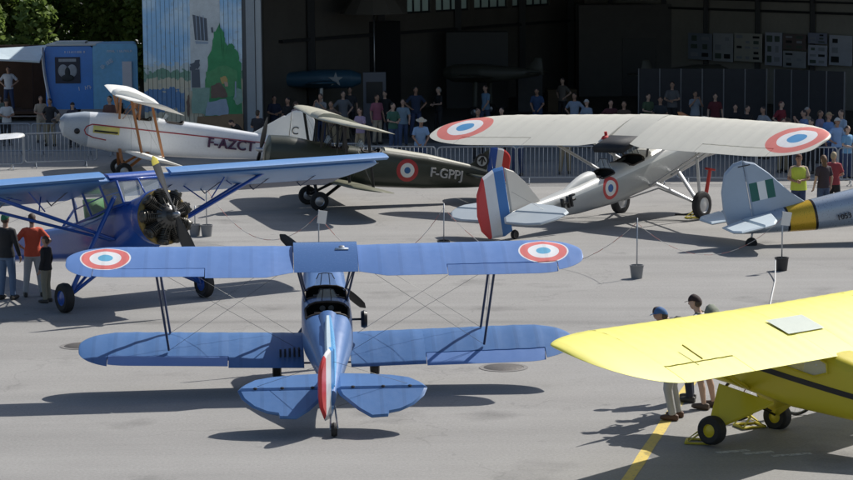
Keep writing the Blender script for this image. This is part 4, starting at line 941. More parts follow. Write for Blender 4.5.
em.box((-.07, -4.55, 1.83), (.01, .05, .2), 0); em.box((-.07, -4.5, 1.88), (.01, .04, .16), 0, (.6, 0, 0)); em.box((-.07, -4.6, 1.88), (.01, .04, .16), 0, (-.6, 0, 0))
em.build('fin_emblem', [paint('emblem_black', (.02, .02, .02), .5), paint('emblem_grey', (.5, .52, .52), .5)], gt)

# --- 3. white biplane, F-AZCT
wm = paint('white_fuselage', (.76, .78, .80), .3, .0, coat=.3, var=.08, layers=[('band', 'y', 1.15, 3, (.40, .45, .50))])
ww = paint('cream_white_wing', (.84, .83, .78), .4, var=.06)
s3 = [(2.02, 1.5, .12, .12, .14, 2), (1.9, 1.46, .26, .3, .36, 2.3), (1.3, 1.42, .36, .48, .56, 2.6), (.4, 1.42, .38, .52, .66, 3.2), (-.6, 1.42, .40, .52, .66, 3.6), (-1.6, 1.42, .38, .50, .62, 3.6), (-2.8, 1.42, .30, .45, .56, 3.4), (-4.2, 1.42, .18, .36, .44, 3.0), (-5.2, 1.42, .06, .24, .26, 2.6)]
P = dict(secs=s3, fus=wm, holes=[(-.75, -.2, 46), (-1.75, -1.15, 46)], zu=2.52, ule=.5, ute=-1.15, twu=.17, twl=.1, top=ww, low=ww, hs=4.4, hsl=4.3, ailu=None, root_te=(.4, .2), rootw=.4, lle=.0, lte=-1.35, zl=.82,
         aill=(1.7, 3.7), strut=M['wood'], sx=2.7, yt=-5.1, zt=1.5, tw=1.5, tail=ww, fin=ww, ztop=2.62, rudder=ww, rc=.75, ytw=5.5, hub_y=2.12, hub_z=1.52, tu=.06, pd=1.95, pa=R(75), prop=M['black'],
         spinner=M['black'], droop=0)
at, af = biplane('biplane', 'white biplane with orange varnished struts and nose pointing left before the painted hangar door', (-9.4, 75.03, 0), R(103), .13, P)
side_text(af, s3, 'F-AZCT', .42, paint('maroon_letters', (.05, .012, .05), .5), -3.25, 1.36, .085, ext=.05, bold=.006, spacing=1.06)
# large white fin with a thin script and a C
mb = MB(); mb.plate([(-3.7, 1.62), (-4.85, 2.42), (-5.05, 2.42), (-5.05, 1.55), (-4.4, 1.56)], 'yz', .05, 0, .012, inset=.06); fn = mb.build('dorsal_fin', ww, at, ang=20)
text(fn, 'C', .34, paint('black_letters', (.02, .02, .02), .5), frame((-.045, -5.25, 1.98), (0, -1, 0), (0, 0, 1)), 'lettering', .01)
text(fn, 'Antoinette', .13, paint('thin_script', (.10, .09, .12), .5), frame((-.03, -4.72, 2.08), (0, -1, 0), (0, 0, 1)), 'lettering', .006, shear=.4) if 0 else None
# red cheat line
mb = MB(); pts = []
for i in range(22):
    y = 1.05-i*.29; q = interp(s3, y); pts.append((-(q[2]+.004), y, q[1]+.14-.02*i*.1))
mb.path(pts, .018, 5); mb.build('cheat_line', paint('stripe_red', (.35, .02, .03), .5), af)
mb = MB(); pts = [(-(interp(s3, y)[2]+.006), y, 1.42-.0+z) for y, z in [(1.05, .14), (1.22, .06), (1.28, -.06), (1.22, -.18), (1.0, -.26), (.6, -.3)]]
mb.path(pts, .018, 5); mb.build('cheat_line', paint('stripe_red2', (.35, .02, .03), .5), af)
mb = MB(); mb.box((-.39, .62, 1.42), (.012, .8, .22)); mb.build('side_emblem', paint('yellow_badge', (.72, .66, .2), .5), af)
mb = MB(); mb.box((-.41, .62, 1.37), (.012, .72, .05)); mb.build('exhaust_pipe', M['black'], af)
mb = MB(); mb.lathe([(.05, -.03), (.09, 0), (.05, .03)], (-.36, 1.5, 1.3), 'x', 12); mb.build('air_intake', M['black'], af)

# ================================================================== WHITE PARASOL MONOPLANE
pt = thing('parasol_monoplane', 'grey-white parasol wing aeroplane with roundels on wing tips and HF on its fuselage', 'monoplane', (6.16, 63.53, 0), (.2, R(-1.1), R(-41)))
pw = paint('offwhite_wing', (.62, .60, .52), .5, var=.06, scale=1.0, bump=.05, layers=[('ring', 'x', 5.22, 'y', -1.22, [(.78, (.62, .18, .15)), (.50, (.70, .70, .70)), (.25, (.07, .26, .50))], True), ('ribs', .42, .46, .03)])
pf = paint('grey_silver_fuselage', (.36, .37, .37), .35, .25, var=.1, layers=[('band', 'z', 1.66, 9, (.62, .62, .58)), ('ring', 'y', -2.5, 'z', 1.50, [(.29, (.5, .05, .05)), (.20, (.72, .72, .7)), (.10, (.04, .14, .4))])])
pwh = paint('pale_tail', (.42, .47, .50), .45, var=.08)
ps = [(2.3, 1.5, .3, .3, .3, 2), (2.2, 1.5, .46, .46, .46, 2.1), (1.6, 1.48, .5, .5, .5, 2.3), (.8, 1.46, .48, .48, .5, 2.8), (-.4, 1.46, .46, .46, .52, 3.2), (-2.2, 1.48, .42, .40, .5, 3.0), (-3.6, 1.52, .3, .3, .38, 3.2), (-5.0, 1.66, .16, .2, .26, 3), (-6.0, 1.78, .06, .14, .18, 2.5)]
fz = fuselage(pt, pf, ps, [(-1.55, -.85, 50), (-2.75, -2.1, 46)], n=40)
for s in (-1, 1):
    half_wing(pt, pw, s, .46, 6.05, .45, -1.78, 2.56, dih=.0, t=.10, tip=1.9, sweep=.10, rib=.42, ail=(2.7, 4.9), ailc=.82, tip_le=.5, tip_te=.3, root_te=(.5, .2), name='wing', twist=.08)
mb = MB(); mb.loft([ring(x, .45, -1.15, 2.56, .13, 0, 1, twist=.08) for x in (-.45, -.2, 0, .2, .45)]); mb.build('centre_section', pw, pt, ang=50)
mb = MB(); mb.box((0, -1.52, 2.36), (.90, .80, .16), 0, (.10, 0, 0)); mb.build('cutout_block', paint('cutout_dark', (.018, .02, .024), .75), pt)  # dark box standing for the cockpit and windscreen in the wing cut-out
mb = MB(); mb.ball((-.5, -1.3, 2.42), (.10, .13, .10), 10); mb.tube((-.5, -1.25, 2.4), (-.5, -1.25, 2.6), .04); mb.build('red_cover', paint('red_cloth', (.5, .03, .03), .7), pt)
stm = paint('silver_strut', (.5, .51, .52), .35, .5)
for s in (-1, 1):
    for dy in (.2, -.8): 
        strut(pt, (s*.36, dy, 1.85), (s*.58, dy, 2.50), .022, M['black'], 'cabane_strut'); strut(pt, (s*.42, dy-.1, 1.1), (s*3.0, dy-.25, 2.50), .03, stm, 'wing_strut')
    strut(pt, (s*.36, .2, 1.85), (s*.58, -.75, 2.48), .014, M['black'], 'cabane_strut', 1)
    w = wheel(pt, s*1.3, .36, .2, stm, hubr=.55)
    strut(pt, (s*1.24, 0, .36), (s*.42, .35, 1.15), .045, stm, 'undercarriage_leg', 1.5); strut(pt, (s*1.24, 0, .36), (s*.42, -.7, 1.12), .035, stm, 'undercarriage_leg', 1.5)
    strut(pt, (s*1.26, 0, .4), (s*1.35, .05, 2.50), .035, stm, 'shock_absorber', 1.6)
    strut(pt, (s*1.24, 0, .36), (0, .0, .75), .02, stm, 'axle', 1)
    out = [(s*.1, -5.35), (s*.9, -5.45), (s*1.4, -5.62), (s*1.66, -5.85), (s*1.7, -6.05), (s*.1, -6.05)]
    mb = MB(); mb.plate(out, 'xy', .08, 1.92, .015, inset=.1); mb.build('tailplane', pwh, pt, ang=20)
    out = [(s*.1, -6.08), (s*1.7, -6.08), (s*1.66, -6.3), (s*1.4, -6.62), (s*1.0, -6.72), (s*.35, -6.7), (s*.1, -6.4)]
    mb = MB(); mb.plate(out, 'xy', .07, 0, .012, inset=.08); a = .12
    mb.v = [(v[0], -6.08+(v[1]+6.08)*math.cos(a)-v[2]*math.sin(a), 1.92+(v[1]+6.08)*math.sin(a)+v[2]*math.cos(a)) for v in mb.v]; mb.build('elevator', pwh, pt, ang=20)
    wires(pt, [((s*1.3, -5.8, 1.75), (0, -5.9, 2.4))])
mb = MB(); mb.plate([(-4.85, 1.85), (-5.3, 2.45), (-5.7, 2.85), (-6.02, 3.02), (-6.02, 1.8)], 'yz', .07, 0, .012, inset=.08); mb.build('fin', paint('buff_fin', (.52, .50, .46), .5), pt, ang=20)
mb = MB(); mb.plate([(-6.05, 3.06), (-6.35, 3.08), (-6.75, 2.96), (-6.98, 2.6), (-7.06, 2.1), (-7.0, 1.7), (-6.8, 1.45), (-6.3, 1.38), (-6.05, 1.45)], 'yz', .08, 0, .014, inset=.08)
ruda = R(-10); rot_v(mb, -6.05, ruda)
K = 6.05*math.cos(ruda)
mb.build('rudder', paint('parasol_rudder', (.62, .05, .05), .45, layers=[('lin', 'x', math.sin(ruda), 'y', -math.cos(ruda), K-.2, K+.34, (.04, .18, .48)), ('lin', 'x', math.sin(ruda), 'y', -math.cos(ruda), K+.34, K+.68, (.74, .75, .76))]), pt, ang=20)
# letters on the left side (towards the camera is the left rear)
text(fz, '341', .26, M['black'], frame((.065-.17, -6.58, 2.22), (.25, .97, 0), (0, 0, 1)), 'serial_lettering', .02) if 0 else None
q = interp(ps, -4.35); 
text(fz, 'HF', .42, M['black'], frame((.345, -4.2, 1.62), (.11, 1, .03), (0, 0, 1)), 'code_lettering', .04, .004)
mb = MB(); mb.tube((0, -6.0, 1.4), (0, -5.7*1.0-.25, 1.29), .03); mb.lathe([(.05, -.04), (.1, -.05), (.12, 0), (.1, .05), (.05, .04)], (0, -5.98, 1.33), 'x', 16); mb.build('tail_wheel', M['rubber'], pt)
mb = MB(); mb.lathe([(.3, 0), (.46, .02), (.52, .12), (.54, .35), (.5, .4), (.44, .38)], (0, 2.05, 1.5), 'y', 28); mb.build('engine_cowl', pf, pt)
radial(pt, 2.25, 1.5, .46, 9)
blade_prop(pt, 2.62, 1.5, 2.3, R(60), M['wood'], M['steel'])
windscreen(fz, -.85, 1.86, .5, .28); windscreen(fz, -2.1, 1.84, .5, .3)
mb = MB(); rr = []
for i in range(8):
    u = i/7; y = -2.75-u*1.2; q = interp(ps, y); rr.append(super_ring(y, q[1]+q[3]*.85, .2*(1-u*.7), .2*math.sin(PI*min(1, .35+u*.65))+.02, .05, 2.2, 14))
mb.loft(rr); mb.build('headrest_fairing', paint('pale_fairing', (.62, .62, .58), .45), fz)

# ================================================================== BLUE HIGH-WING WITH RADIAL ENGINE
ct = thing('high_wing_monoplane', 'blue high-wing aeroplane with glazed cabin, exposed radial engine and long undercarriage legs', 'monoplane', (-5.83, 48.78, 0), (.19, 0, R(-144)))
cb = paint('deep_blue', (.012, .075, .36), .35, coat=.3, var=.1)
cw = paint('sky_blue_wing', (.10, .24, .50), .4, var=.1, bump=.05)
cd = paint('dark_blue_underside', (.06, .08, .14), .5, var=.15)
csx = [(1.35, 1.72, .40, .40, .42, 2.2), (1.2, 1.70, .46, .46, .48, 2.4), (.8, 1.66, .48, .44, .56, 3), (.35, 1.62, .5, .42, .6, 3.6), (-.6, 1.55, .5, .36, .55, 3.8), (-1.9, 1.5, .42, .34, .44, 3.6), (-4.5, 1.62, .30, .28, .34, 3.2), (-7.4, 1.75, .12, .22, .22, 2.8), (-8.4, 1.8, .05, .16, .16, 2.5)]
cf_ = fuselage(ct, cb, csx, n=36)
for s in (-1, 1):
    mw = half_wing(ct, cw, s, .60, 6.1, .55, -1.35, 2.5, dih=-.006, twist=.10, t=.12, tip=.45, rib=.4, ail=(3.4, 5.9), ailc=.76, tip_le=.3, tip_te=.3, name='wing', ail_mat=cd, ail_droop=.1)
    # underside skin, darker fabric
    mb = MB(); mb.loft([[(s*x, .42, 2.49-.004*(x-.6)), (s*x, -.8, 2.365-.004*(x-.6)), (s*x, -.8, 2.355-.004*(x-.6)), (s*x, .42, 2.48-.004*(x-.6))] for x in (.7, 3, 6.0)]); mb.build('underside_panel', paint('silver_underside', (.17, .18, .21), .5, var=.2), mw)
    # fixed slat in front of the leading edge
    mb = MB(); mb.loft([[(s*x, .60, 2.53-.004*x), (s*x, .68, 2.57-.004*x), (s*x, .60, 2.64-.004*x), (s*x, .44, 2.705-.004*x), (s*x, .52, 2.62-.004*x)] for x in (.75, 3, 6.1)]); mb.build('leading_edge_slat', cw, mw)
    mb = MB()
    for x in (1.2, 2.4, 3.6, 4.8): mb.tube((s*x, .3, 2.5), (s*x, -.9, 2.2), .012); mb.tube((s*x, -.9, 2.2), (s*x, -1.15, 2.38), .012)
    mb.build('flap_hinge', cd, mw)
    # V struts
    strut(ct, (s*.5, .25, 1.35), (s*3.3, .25, 2.50), .035, cb, 'wing_strut'); strut(ct, (s*.5, .1, 1.35), (s*3.3, -.7, 2.40), .03, cb, 'wing_strut')
    strut(ct, (s*1.9, .18, 2.02), (s*2.3, .25, 2.5), .014, cb, 'jury_strut', 1); strut(ct, (s*1.9, -.1, 2.0), (s*1.6, -.5, 2.42), .014, cb, 'jury_strut', 1); strut(ct, (s*2.4, .2, 2.27), (s*2.6, -.4, 2.44), .012, cb, 'jury_strut', 1)
    # undercarriage
    wheel(ct, s*1.6, .30, .2, cb, hubr=.5)
    strut(ct, (s*1.5, 0, .32), (s*.52, .55, 2.2), .045, cb, 'undercarriage_leg', 1.4); strut(ct, (s*1.5, 0, .32), (s*.35, .45, 1.1), .035, cb, 'undercarriage_leg', 1.3); strut(ct, (s*1.5, 0, .32), (s*.35, -.6, 1.05), .03, cb, 'undercarriage_leg', 1.3)
    # brake / chock bits
# glazed cabin: flared frames between fuselage sides and wing
cab = [((.5, .85, 2.0), (.48, .6, 2.5)), ((.52, .25, 1.97), (.72, .3, 2.48)), ((.52, -.5, 1.88), (.72, -.45, 2.42)), ((.5, -1.2, 1.82), (.6, -1.1, 2.36)), ((.44, -2.0, 1.8), (.12, -1.9, 2.2))]
cabt = MB(); cabt.loft([ring(x, .55, -1.2, 2.55, .13, 0, 1, twist=.1) for x in (-.59, -.3, 0, .3, .59)]); cabt.build('cabin_roof', cb, ct, ang=50)
for s in (-1, 1):
    mb = MB()
    for (a, b), (c, d) in zip(cab, cab[1:]):
        mb.add([(s*a[0], a[1], a[2]), (s*c[0], c[1], c[2]), (s*d[0], d[1], d[2]), (s*b[0], b[1], b[2])], [(0, 1, 2, 3)])
    g = mb.build('side_glazing', M['glass_clear'], ct, smooth=False)
    mb = MB()
    for a, b in cab: mb.tube((s*a[0], a[1], a[2]), (s*b[0], b[1], b[2]), .026)
    mb.path([(s*a[0], a[1], a[2]) for a, b in cab], .026, 6); mb.path([(s*b[0], b[1], b[2]) for a, b in cab], .026, 6)
    mb.path([(s*(a[0]+b[0])/2, (a[1]+b[1])/2, (a[2]+b[2])/2) for a, b in cab], .014, 6)
    mb.build('cabin_frame', cb, ct)
mb = MB(); mb.add([(-.5, .85, 2.02), (.5, .85, 2.02), (.48, .6, 2.5), (-.48, .6, 2.5)], [(0, 1, 2, 3)]); mb.build('windscreen', M['glass_clear'], ct, smooth=False)
mb = MB(); mb.tube((0, .9, 2.1), (0, .62, 2.5), .016); mb.tube((-.5, .85, 2.02), (.5, .85, 2.02), .025); mb.tube((-.48, .6, 2.5), (.48, .6, 2.5), .03); mb.build('windscreen_frame', cb, ct)
mb = MB(); mb.box((.0, -.2, 1.95), (.5, .5, .1)); mb.box((0, -.45, 2.2), (.45, .08, .55)); mb.build('pilot_seat', paint('seat_tan', (.3, .26, .2), .7), ct)
mb = MB(); mb.box((0, -1.3, 2.05), (.5, .08, .5)); mb.build('passenger_seat', paint('seat_green', (.05, .22, .05), .7), ct)
# top bulge of cowling in front of windscreen and engine
mb = MB(); mb.lathe([(.50, -.25), (.54, -.1), (.55, .1), (.5, .14)], (0, 1.28, 1.66), 'y', 30); mb.build('cowl_ring', cb, ct)
radial(ct, 1.60, 1.64, .54, 9)
blade_prop(ct, 1.95, 1.64, 2.45, R(-17), paint('prop_grey', (.045, .045, .045), .35), M['steel'], paint('prop_tip_yellow', (.65, .55, .08), .4), w=.24, spin=.065)
mb = MB(); mb.plate([(-7.7, 1.95), (-8.3, 2.9), (-8.7, 3.0), (-9.3, 2.8), (-9.45, 2.0), (-8.9, 1.6), (-8.3, 1.65)], 'yz', .08); mb.build('fin', cb, ct, ang=20)
for s in (-1, 1):
    mb = MB(); mb.plate([(s*.05, -7.6), (s*1.7, -7.9), (s*1.9, -8.2), (s*1.8, -8.7), (s*.05, -8.8)], 'xy', .08, 1.95); mb.build('tailplane', cb, ct, ang=20)
mb = MB(); c_, s_ = math.cos(.19), math.sin(.19); mb.lathe([(.05, -.05), (.13, -.05), (.15, 0), (.13, .05), (.05, .05)], (0, -7.7*c_+.15*s_, 7.7*s_+.15*c_), 'x', 16); mb.tube((0, -7.55, 1.62), (0, -7.5, 1.8), .03); mb.build('tail_wheel', M['rubber'], ct)
wires(ct, [((.0, -8.3, 2.0), (.0, -1.0, 2.5))])

# ================================================================== YELLOW HIGH-WING
yt_ = thing('light_aircraft', 'bright yellow high-wing light aeroplane with black side stripe and fat tyres in the right foreground', 'aeroplane', (4.62, 35.37, 0), (.193, R(1.96), R(49)))
ym = paint('cub_yellow', (.60, .50, .025), .42, coat=.1, var=.04, scale=1., bump=.05)  # body yellow deepened, the shade on its flanks put into the colour
yw = paint('yellow_wing', (.86, .79, .16), .45, var=.035, scale=1., bump=.05, layers=[('ribs', .3, .36, .05)])  # paler copy of the body yellow, sunlight on the wing top put in
ys = [(1.5, 1.12, .12, .12, .12, 2), (1.43, 1.1, .28, .18, .26, 2.4), (1.1, 1.12, .36, .2, .36, 3), (.62, 1.16, .39, .26, .42, 4), (.2, 1.22, .4, .55, .44, 6), (-.9, 1.22, .4, .55, .44, 6), (-1.5, 1.26, .36, .46, .42, 5), (-2.4, 1.28, .27, .36, .36, 4), (-3.6, 1.28, .16, .24, .28, 4), (-4.9, 1.24, .04, .16, .16, 3)]
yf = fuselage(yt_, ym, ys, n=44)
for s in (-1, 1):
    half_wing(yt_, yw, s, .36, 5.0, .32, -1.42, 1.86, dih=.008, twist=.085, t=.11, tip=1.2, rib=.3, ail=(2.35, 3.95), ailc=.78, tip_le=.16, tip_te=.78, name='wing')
    w = wheel(yt_, s*.86, .215, .2, ym, hubr=.45)
    strut(yt_, (s*.38, -.05, .85), (s*2.6, -.05, 1.74), .03, ym, 'wing_strut'); strut(yt_, (s*.38, -.15, .85), (s*2.5, -.85, 1.66), .026, ym, 'wing_strut')
    mb = MB(); mb.loft([[(s*.36, .35, .72), (s*.36, -.62, .74), (s*.78, -.06, .25), (s*.80, .10, .27)], [(s*.36, .35, .76), (s*.36, -.62, .78), (s*.80, -.06, .29), (s*.82, .10, .31)]]); mb.build('undercarriage_fairing', ym, yt_, smooth=False)
    strut(yt_, (s*.84, 0, .22), (0, 0, .55), .018, M['black'], 'axle', 1)
    mb = MB(); mb.plate([(s*.05, -4.35), (s*1.2, -4.6), (s*1.45, -4.9), (s*1.3, -5.3), (s*.9, -5.45), (s*.05, -5.4)], 'xy', .06, 1.32); mb.build('tailplane', ym, yt_, ang=20)
    # engine cylinders
    for y in (1.2, 1.0):
        mb = MB(); mb.lathe([(.08, 0)]+[(r_, h) for k in range(5) for r_, h in ((.08, .03*k+.01), (.11, .03*k+.012), (.11, .03*k+.02), (.08, .03*k+.022))]+[(.1, .17), (0, .19)], (0, 0, 0), 'x', 12)
        mb.v = [(s*(abs(v[0])+.28), y+v[1], 1.08+v[2]) for v in mb.v]; mb.build('engine_cylinder', M['engine'], yf)
mb = MB(); mb.plate([(-4.4, 1.3), (-4.9, 1.85), (-5.15, 1.95), (-5.55, 1.75), (-5.6, 1.3), (-5.35, 1.05), (-4.95, 1.1)], 'yz', .06); mb.build('fin_and_rudder', ym, yt_, ang=20)
# skylight panel between the wing roots
mb = MB(); mb.loft([ring(x, .32, -1.42, 1.86, .11, 0, 1, twist=.085) for x in (-.355, 0, .355)]); roof = mb.build('cabin_roof', yw, yt_, ang=50)
sk = MB(); rr = []
for x in (-.62, -.2, .2, .34):
    rr.append([(x, .36-1.74*c, 1.86-.085*1.74*c+.11*1.74*shape(c)*1.45+.03+(.008*max(0, abs(x)-.36))) for c in (.42, .5, .58, .66)])
sk.loft(rr, closed=False, caps=(False, False)); sk.build('skylight', paint('skylight_perspex', (.66, .70, .58), .2, coat=.3), roof)
# black stripe and side windows, left side
for s in (-1, 1):
    mb = MB(); a = []; b = []
    for i in range(26):
        y = 1.55-i*.235; q = interp(ys, y); zz = 1.16+.006*i; hh = .040 if i > 3 else .01+.01*i
        p = q[5]; 
        def xx(z_): 
            h = (z_-q[1])/(q[3] if z_ > q[1] else q[4]); return q[2]*max(0, 1-abs(h)**p)**(1/p)
        a.append((s*(xx(zz+hh)+.006), y, zz+hh)); b.append((s*(xx(zz-hh)+.006), y, zz-hh))
    mb.loft([a, b], closed=False, caps=(False, False)); mb.build('side_stripe', M['black'], yf)
    mb = MB(); pts = [(-1.2, 1.36), (-.45, 1.36), (-.15, 1.4), (-.15, 1.68), (-1.12, 1.66), (-1.36, 1.60), (-1.4, 1.47)]
    mb.plate([(y, z) for y, z in pts], 'yz', .02, s*.402, .01, inset=.04); wn = mb.build('side_window', glassm('cub_window', (.75, .8, .85), .3, .1), yf)
    mb = MB(); mb.path([(s*.414, y, z) for y, z in pts], .014, 6, closed=True); mb.build('window_frame', ym, wn)
    mb = MB()
    for k, (c, r_) in enumerate([((-.95, 1.52), .11), ((-.7, 1.54), .12), ((-1.18, 1.52), .09), ((-.4, 1.52), .1)]): mb.ball((s*.30, c[0], c[1]), (.085, r_, r_*.9), 8)
    mb.build('cabin_contents', paint('white_cloth', (.6, .62, .66), .7, var=.4, scale=10), yf)
mb = MB(); mb.add([(-.34, .62, 1.52), (.34, .62, 1.52), (.34, .3, 1.86), (-.34, .3, 1.86)], [(0, 1, 2, 3)]); mb.build('windscreen', M['glass'], yt_, smooth=False)
blade_prop(yt_, 1.55, 1.12, 1.85, R(98), paint('yellow_prop', (.75, .68, .35), .4), M['steel'], w=.15)
mb = MB(); L = 5.1; c_, s_ = math.cos(.21), math.sin(.21); mb.lathe([(.04, -.03), (.08, -.035), (.1, 0), (.08, .035), (.04, .03)], (0, -L*c_+.1*s_, L*s_+.1*c_), 'x', 16); mb.tube((0, -L*c_, L*s_+.1), (0, -4.7, 1.12), .02); mb.build('tail_wheel', M['rubber'], yt_)
mb = MB(); mb.tube((-3.2, -.75, 1.975), (-3.2, -1.1, 1.89), .012); mb.build('aileron_cable_fairing', paint('fair_yellow', (.35, .30, .05), .5), yt_)

# ================================================================== SILVER-BLUE AEROPLANE ON THE RIGHT
hd = Vector((.97, .25, 0)).normalized(); yawc = math.atan2(-hd.x, hd.y); mc = Vector((12.87, 58.3, 0))
kt = thing('military_trainer', 'silver-blue low-wing trainer with yellow fuselage band and green and white flash on its fin', 'aeroplane', tuple(mc), (.19, 0, R(-79.3)))
km = paint('silver_blue', (.36, .43, .52), .3, .35, coat=.2, var=.08, layers=[('band', 'y', -4.3, -3.58, (.018, .018, .02)), ('band', 'y', -4.24, -3.64, (.66, .42, .03)), ('ring', 'y', -1.9, 'z', 1.35, [(.42, (.03, .10, .3)), (.3, (.6, .65, .7)), (.15, (.5, .04, .04))])])
kw = paint('pale_tail_paint', (.58, .66, .70), .45, var=.07)
ks = [(2.2, 1.4, .3, .3, .3, 2), (1.9, 1.4, .45, .42, .45, 2.3), (.5, 1.35, .5, .45, .55, 2.6), (-1.2, 1.34, .48, .46, .52, 2.5), (-2.4, 1.36, .42, .42, .48, 2.4), (-3.6, 1.42, .33, .34, .4, 2.3), (-4.6, 1.48, .22, .24, .3, 2.2), (-5.4, 1.52, .08, .14, .2, 2)]
kf = fuselage(kt, km, ks, n=40)
kfin = paint('fin_flash', (.36, .44, .54), .4, var=.08, layers=[])
def flash_mat():
    m = paint('fin_flash_mat', (.36, .44, .54), .4, var=.08)
    t = m.node_tree; b = t.nodes['Principled BSDF']; src = b.inputs['Base Color'].links[0].from_socket
    tc = N(t, 'ShaderNodeTexCoord'); sp = N(t, 'ShaderNodeSeparateXYZ'); t.links.new(tc.outputs['Object'], sp.inputs[0]); Y, Z = sp.outputs[1], sp.outputs[2]
    zin = mth(t, 'MULTIPLY', mth(t, 'GREATER_THAN', Z, 2.02), mth(t, 'LESS_THAN', Z, 2.46))
    def band(lo, hi): return mth(t, 'MULTIPLY', mth(t, 'MULTIPLY', mth(t, 'GREATER_THAN', Y, lo), mth(t, 'LESS_THAN', Y, hi)), zin)
    c = mix(t, band(-5.02, -4.42), src, (.75, .78, .78)); c = mix(t, band(-5.02, -4.82), c, (.01, .12, .10)); c = mix(t, band(-4.62, -4.42), c, (.01, .12, .10))
    t.links.new(c, b.inputs['Base Color']); return m
mb = MB(); mb.plate([(-3.7, 1.72), (-4.05, 2.05), (-4.5, 2.62), (-4.8, 2.92), (-5.05, 3.02), (-5.05, 1.5)], 'yz', .1, 0, .03, inset=.08); mb.build('fin', flash_mat(), kt, ang=20)
mb = MB(); mb.plate([(-5.07, 3.03), (-5.3, 3.0), (-5.55, 2.82), (-5.7, 2.4), (-5.74, 1.9), (-5.68, 1.55), (-5.5, 1.36), (-5.07, 1.36)], 'yz', .1, 0, .03, inset=.08); mb.build('rudder', paint('rudder_silver', (.36, .44, .54), .4, var=.08), kt, ang=20)
mb = MB(); mb.lathe([(0, -.03), (.03, 0), (0, .03)], (-.05, -5.25, 2.86), 'x', 8); mb.box((0.05, -5.06, 2.9), (.02, .3, .02)); mb.build('fin_light', M['black'], kt)
for s in (-1, 1):
    mb = MB(); mb.plate([(s*.08, -4.62), (s*1.2, -4.85), (s*1.62, -5.05), (s*1.68, -5.3), (s*.08, -5.35)], 'xy', .09, 1.66, .02); mb.build('tailplane', kw, kt, ang=20)
    mb = MB(); mb.plate([(s*.12, -5.38), (s*1.68, -5.33), (s*1.62, -5.85), (s*1.3, -5.98), (s*.4, -5.95)], 'xy', .07, 0, .015); a = .04
    mb.v = [(v[0], -5.38+(v[1]+5.38)*math.cos(a)-v[2]*math.sin(a), 1.66+(v[1]+5.38)*math.sin(a)+v[2]*math.cos(a)) for v in mb.v]
    mb.build('elevator', kw, kt, ang=20)
    half_wing(kt, paint('wing_yellow_green', (.42, .44, .22), .4, var=.1) if s < 0 else kw, s, .4, 5.2, 1.1, -.9, .85, dih=.09, t=.13, tip=.7, taper=.1, ail=(3.0, 4.6), name='wing')
    wheel(kt, s*1.4, .25, .16); strut(kt, (s*1.4, 0, .25), (s*1.3, .15, .9), .05, km, 'undercarriage_leg', 1.3)
mb = MB(); rr = []
for i in range(12):
    u = i/11; y = .9-u*2.6; rr.append(super_ring(y, 1.66, .34*math.sin(PI*(.12+.8*u)), .55*math.sin(PI*(.1+.84*u))**.7, .05, 2.2, 16))
mb.loft(rr); mb.build('canopy', M['glass'], kt)
text(kf, '1053', .18, paint('serial_black', (.03, .03, .04), .5), frame((.445, -2.98, 1.26), (.09, 1, 0), (0, 0, 1)), 'serial_lettering', .03)
c_, s_ = math.cos(.17), math.sin(.17); L = 5.3
mb = MB(); mb.lathe([(.06, -.05), (.12, -.06), (.15, 0), (.12, .06), (.06, .05)], (0, -L*c_+.15*s_, L*s_+.15*c_), 'x', 18); tw_ = mb.build('tail_wheel', M['rubber'], kt)
mb = MB(); mb.tube((0, -L*c_+.02, L*s_+.2), (0, -5.1, 1.35), .025); mb.build('tail_wheel_fork', M['steel'], tw_)
blade_prop(kt, 2.25, 1.4, 2.0, R(30), M['black'], M['steel'])

# ================================================================== WHITE WING AT THE LEFT EDGE
lt = thing('touring_aeroplane', 'white wing tip of a low-wing aeroplane poking in at the left edge before the barriers', 'aeroplane', (-16.4, 73.2, 0), (.0, 0, R(-8)))
wl = paint('white_gloss', (.8, .8, .78), .3, coat=.3)
s5 = [(1.8, 1.3, .2, .2, .2, 2), (1.2, 1.3, .45, .4, .4, 2.5), (0, 1.35, .55, .6, .45, 3), (-1.5, 1.35, .45, .45, .4, 2.6), (-4.2, 1.5, .08, .12, .12, 2)]
fuselage(lt, wl, s5)
for s in (-1, 1):
    half_wing(lt, wl, s, .4, 4.5, .6, -.6, 1.15, dih=.08, t=.14, tip=.3, name='wing', ail=(2.6, 4.1)); wheel(lt, s*1.1, .22, .14); strut(lt, (s*1.1, 0, .22), (s*1.05, .1, 1.1), .05, wl, 'undercarriage_leg')
    mb = MB(); mb.plate([(s*.05, -3.4), (s*1.4, -3.6), (s*1.4, -4.0), (s*.05, -4.1)], 'xy', .08, 1.5); mb.build('tailplane', wl, lt, ang=20)
wheel(lt, 0, .2, .13, y=1.5, name='nose_wheel'); mb = MB(); mb.plate([(-3.2, 1.6), (-4.0, 2.5), (-4.4, 2.5), (-4.5, 1.5)], 'yz', .1); mb.build('fin', wl, lt, ang=20)
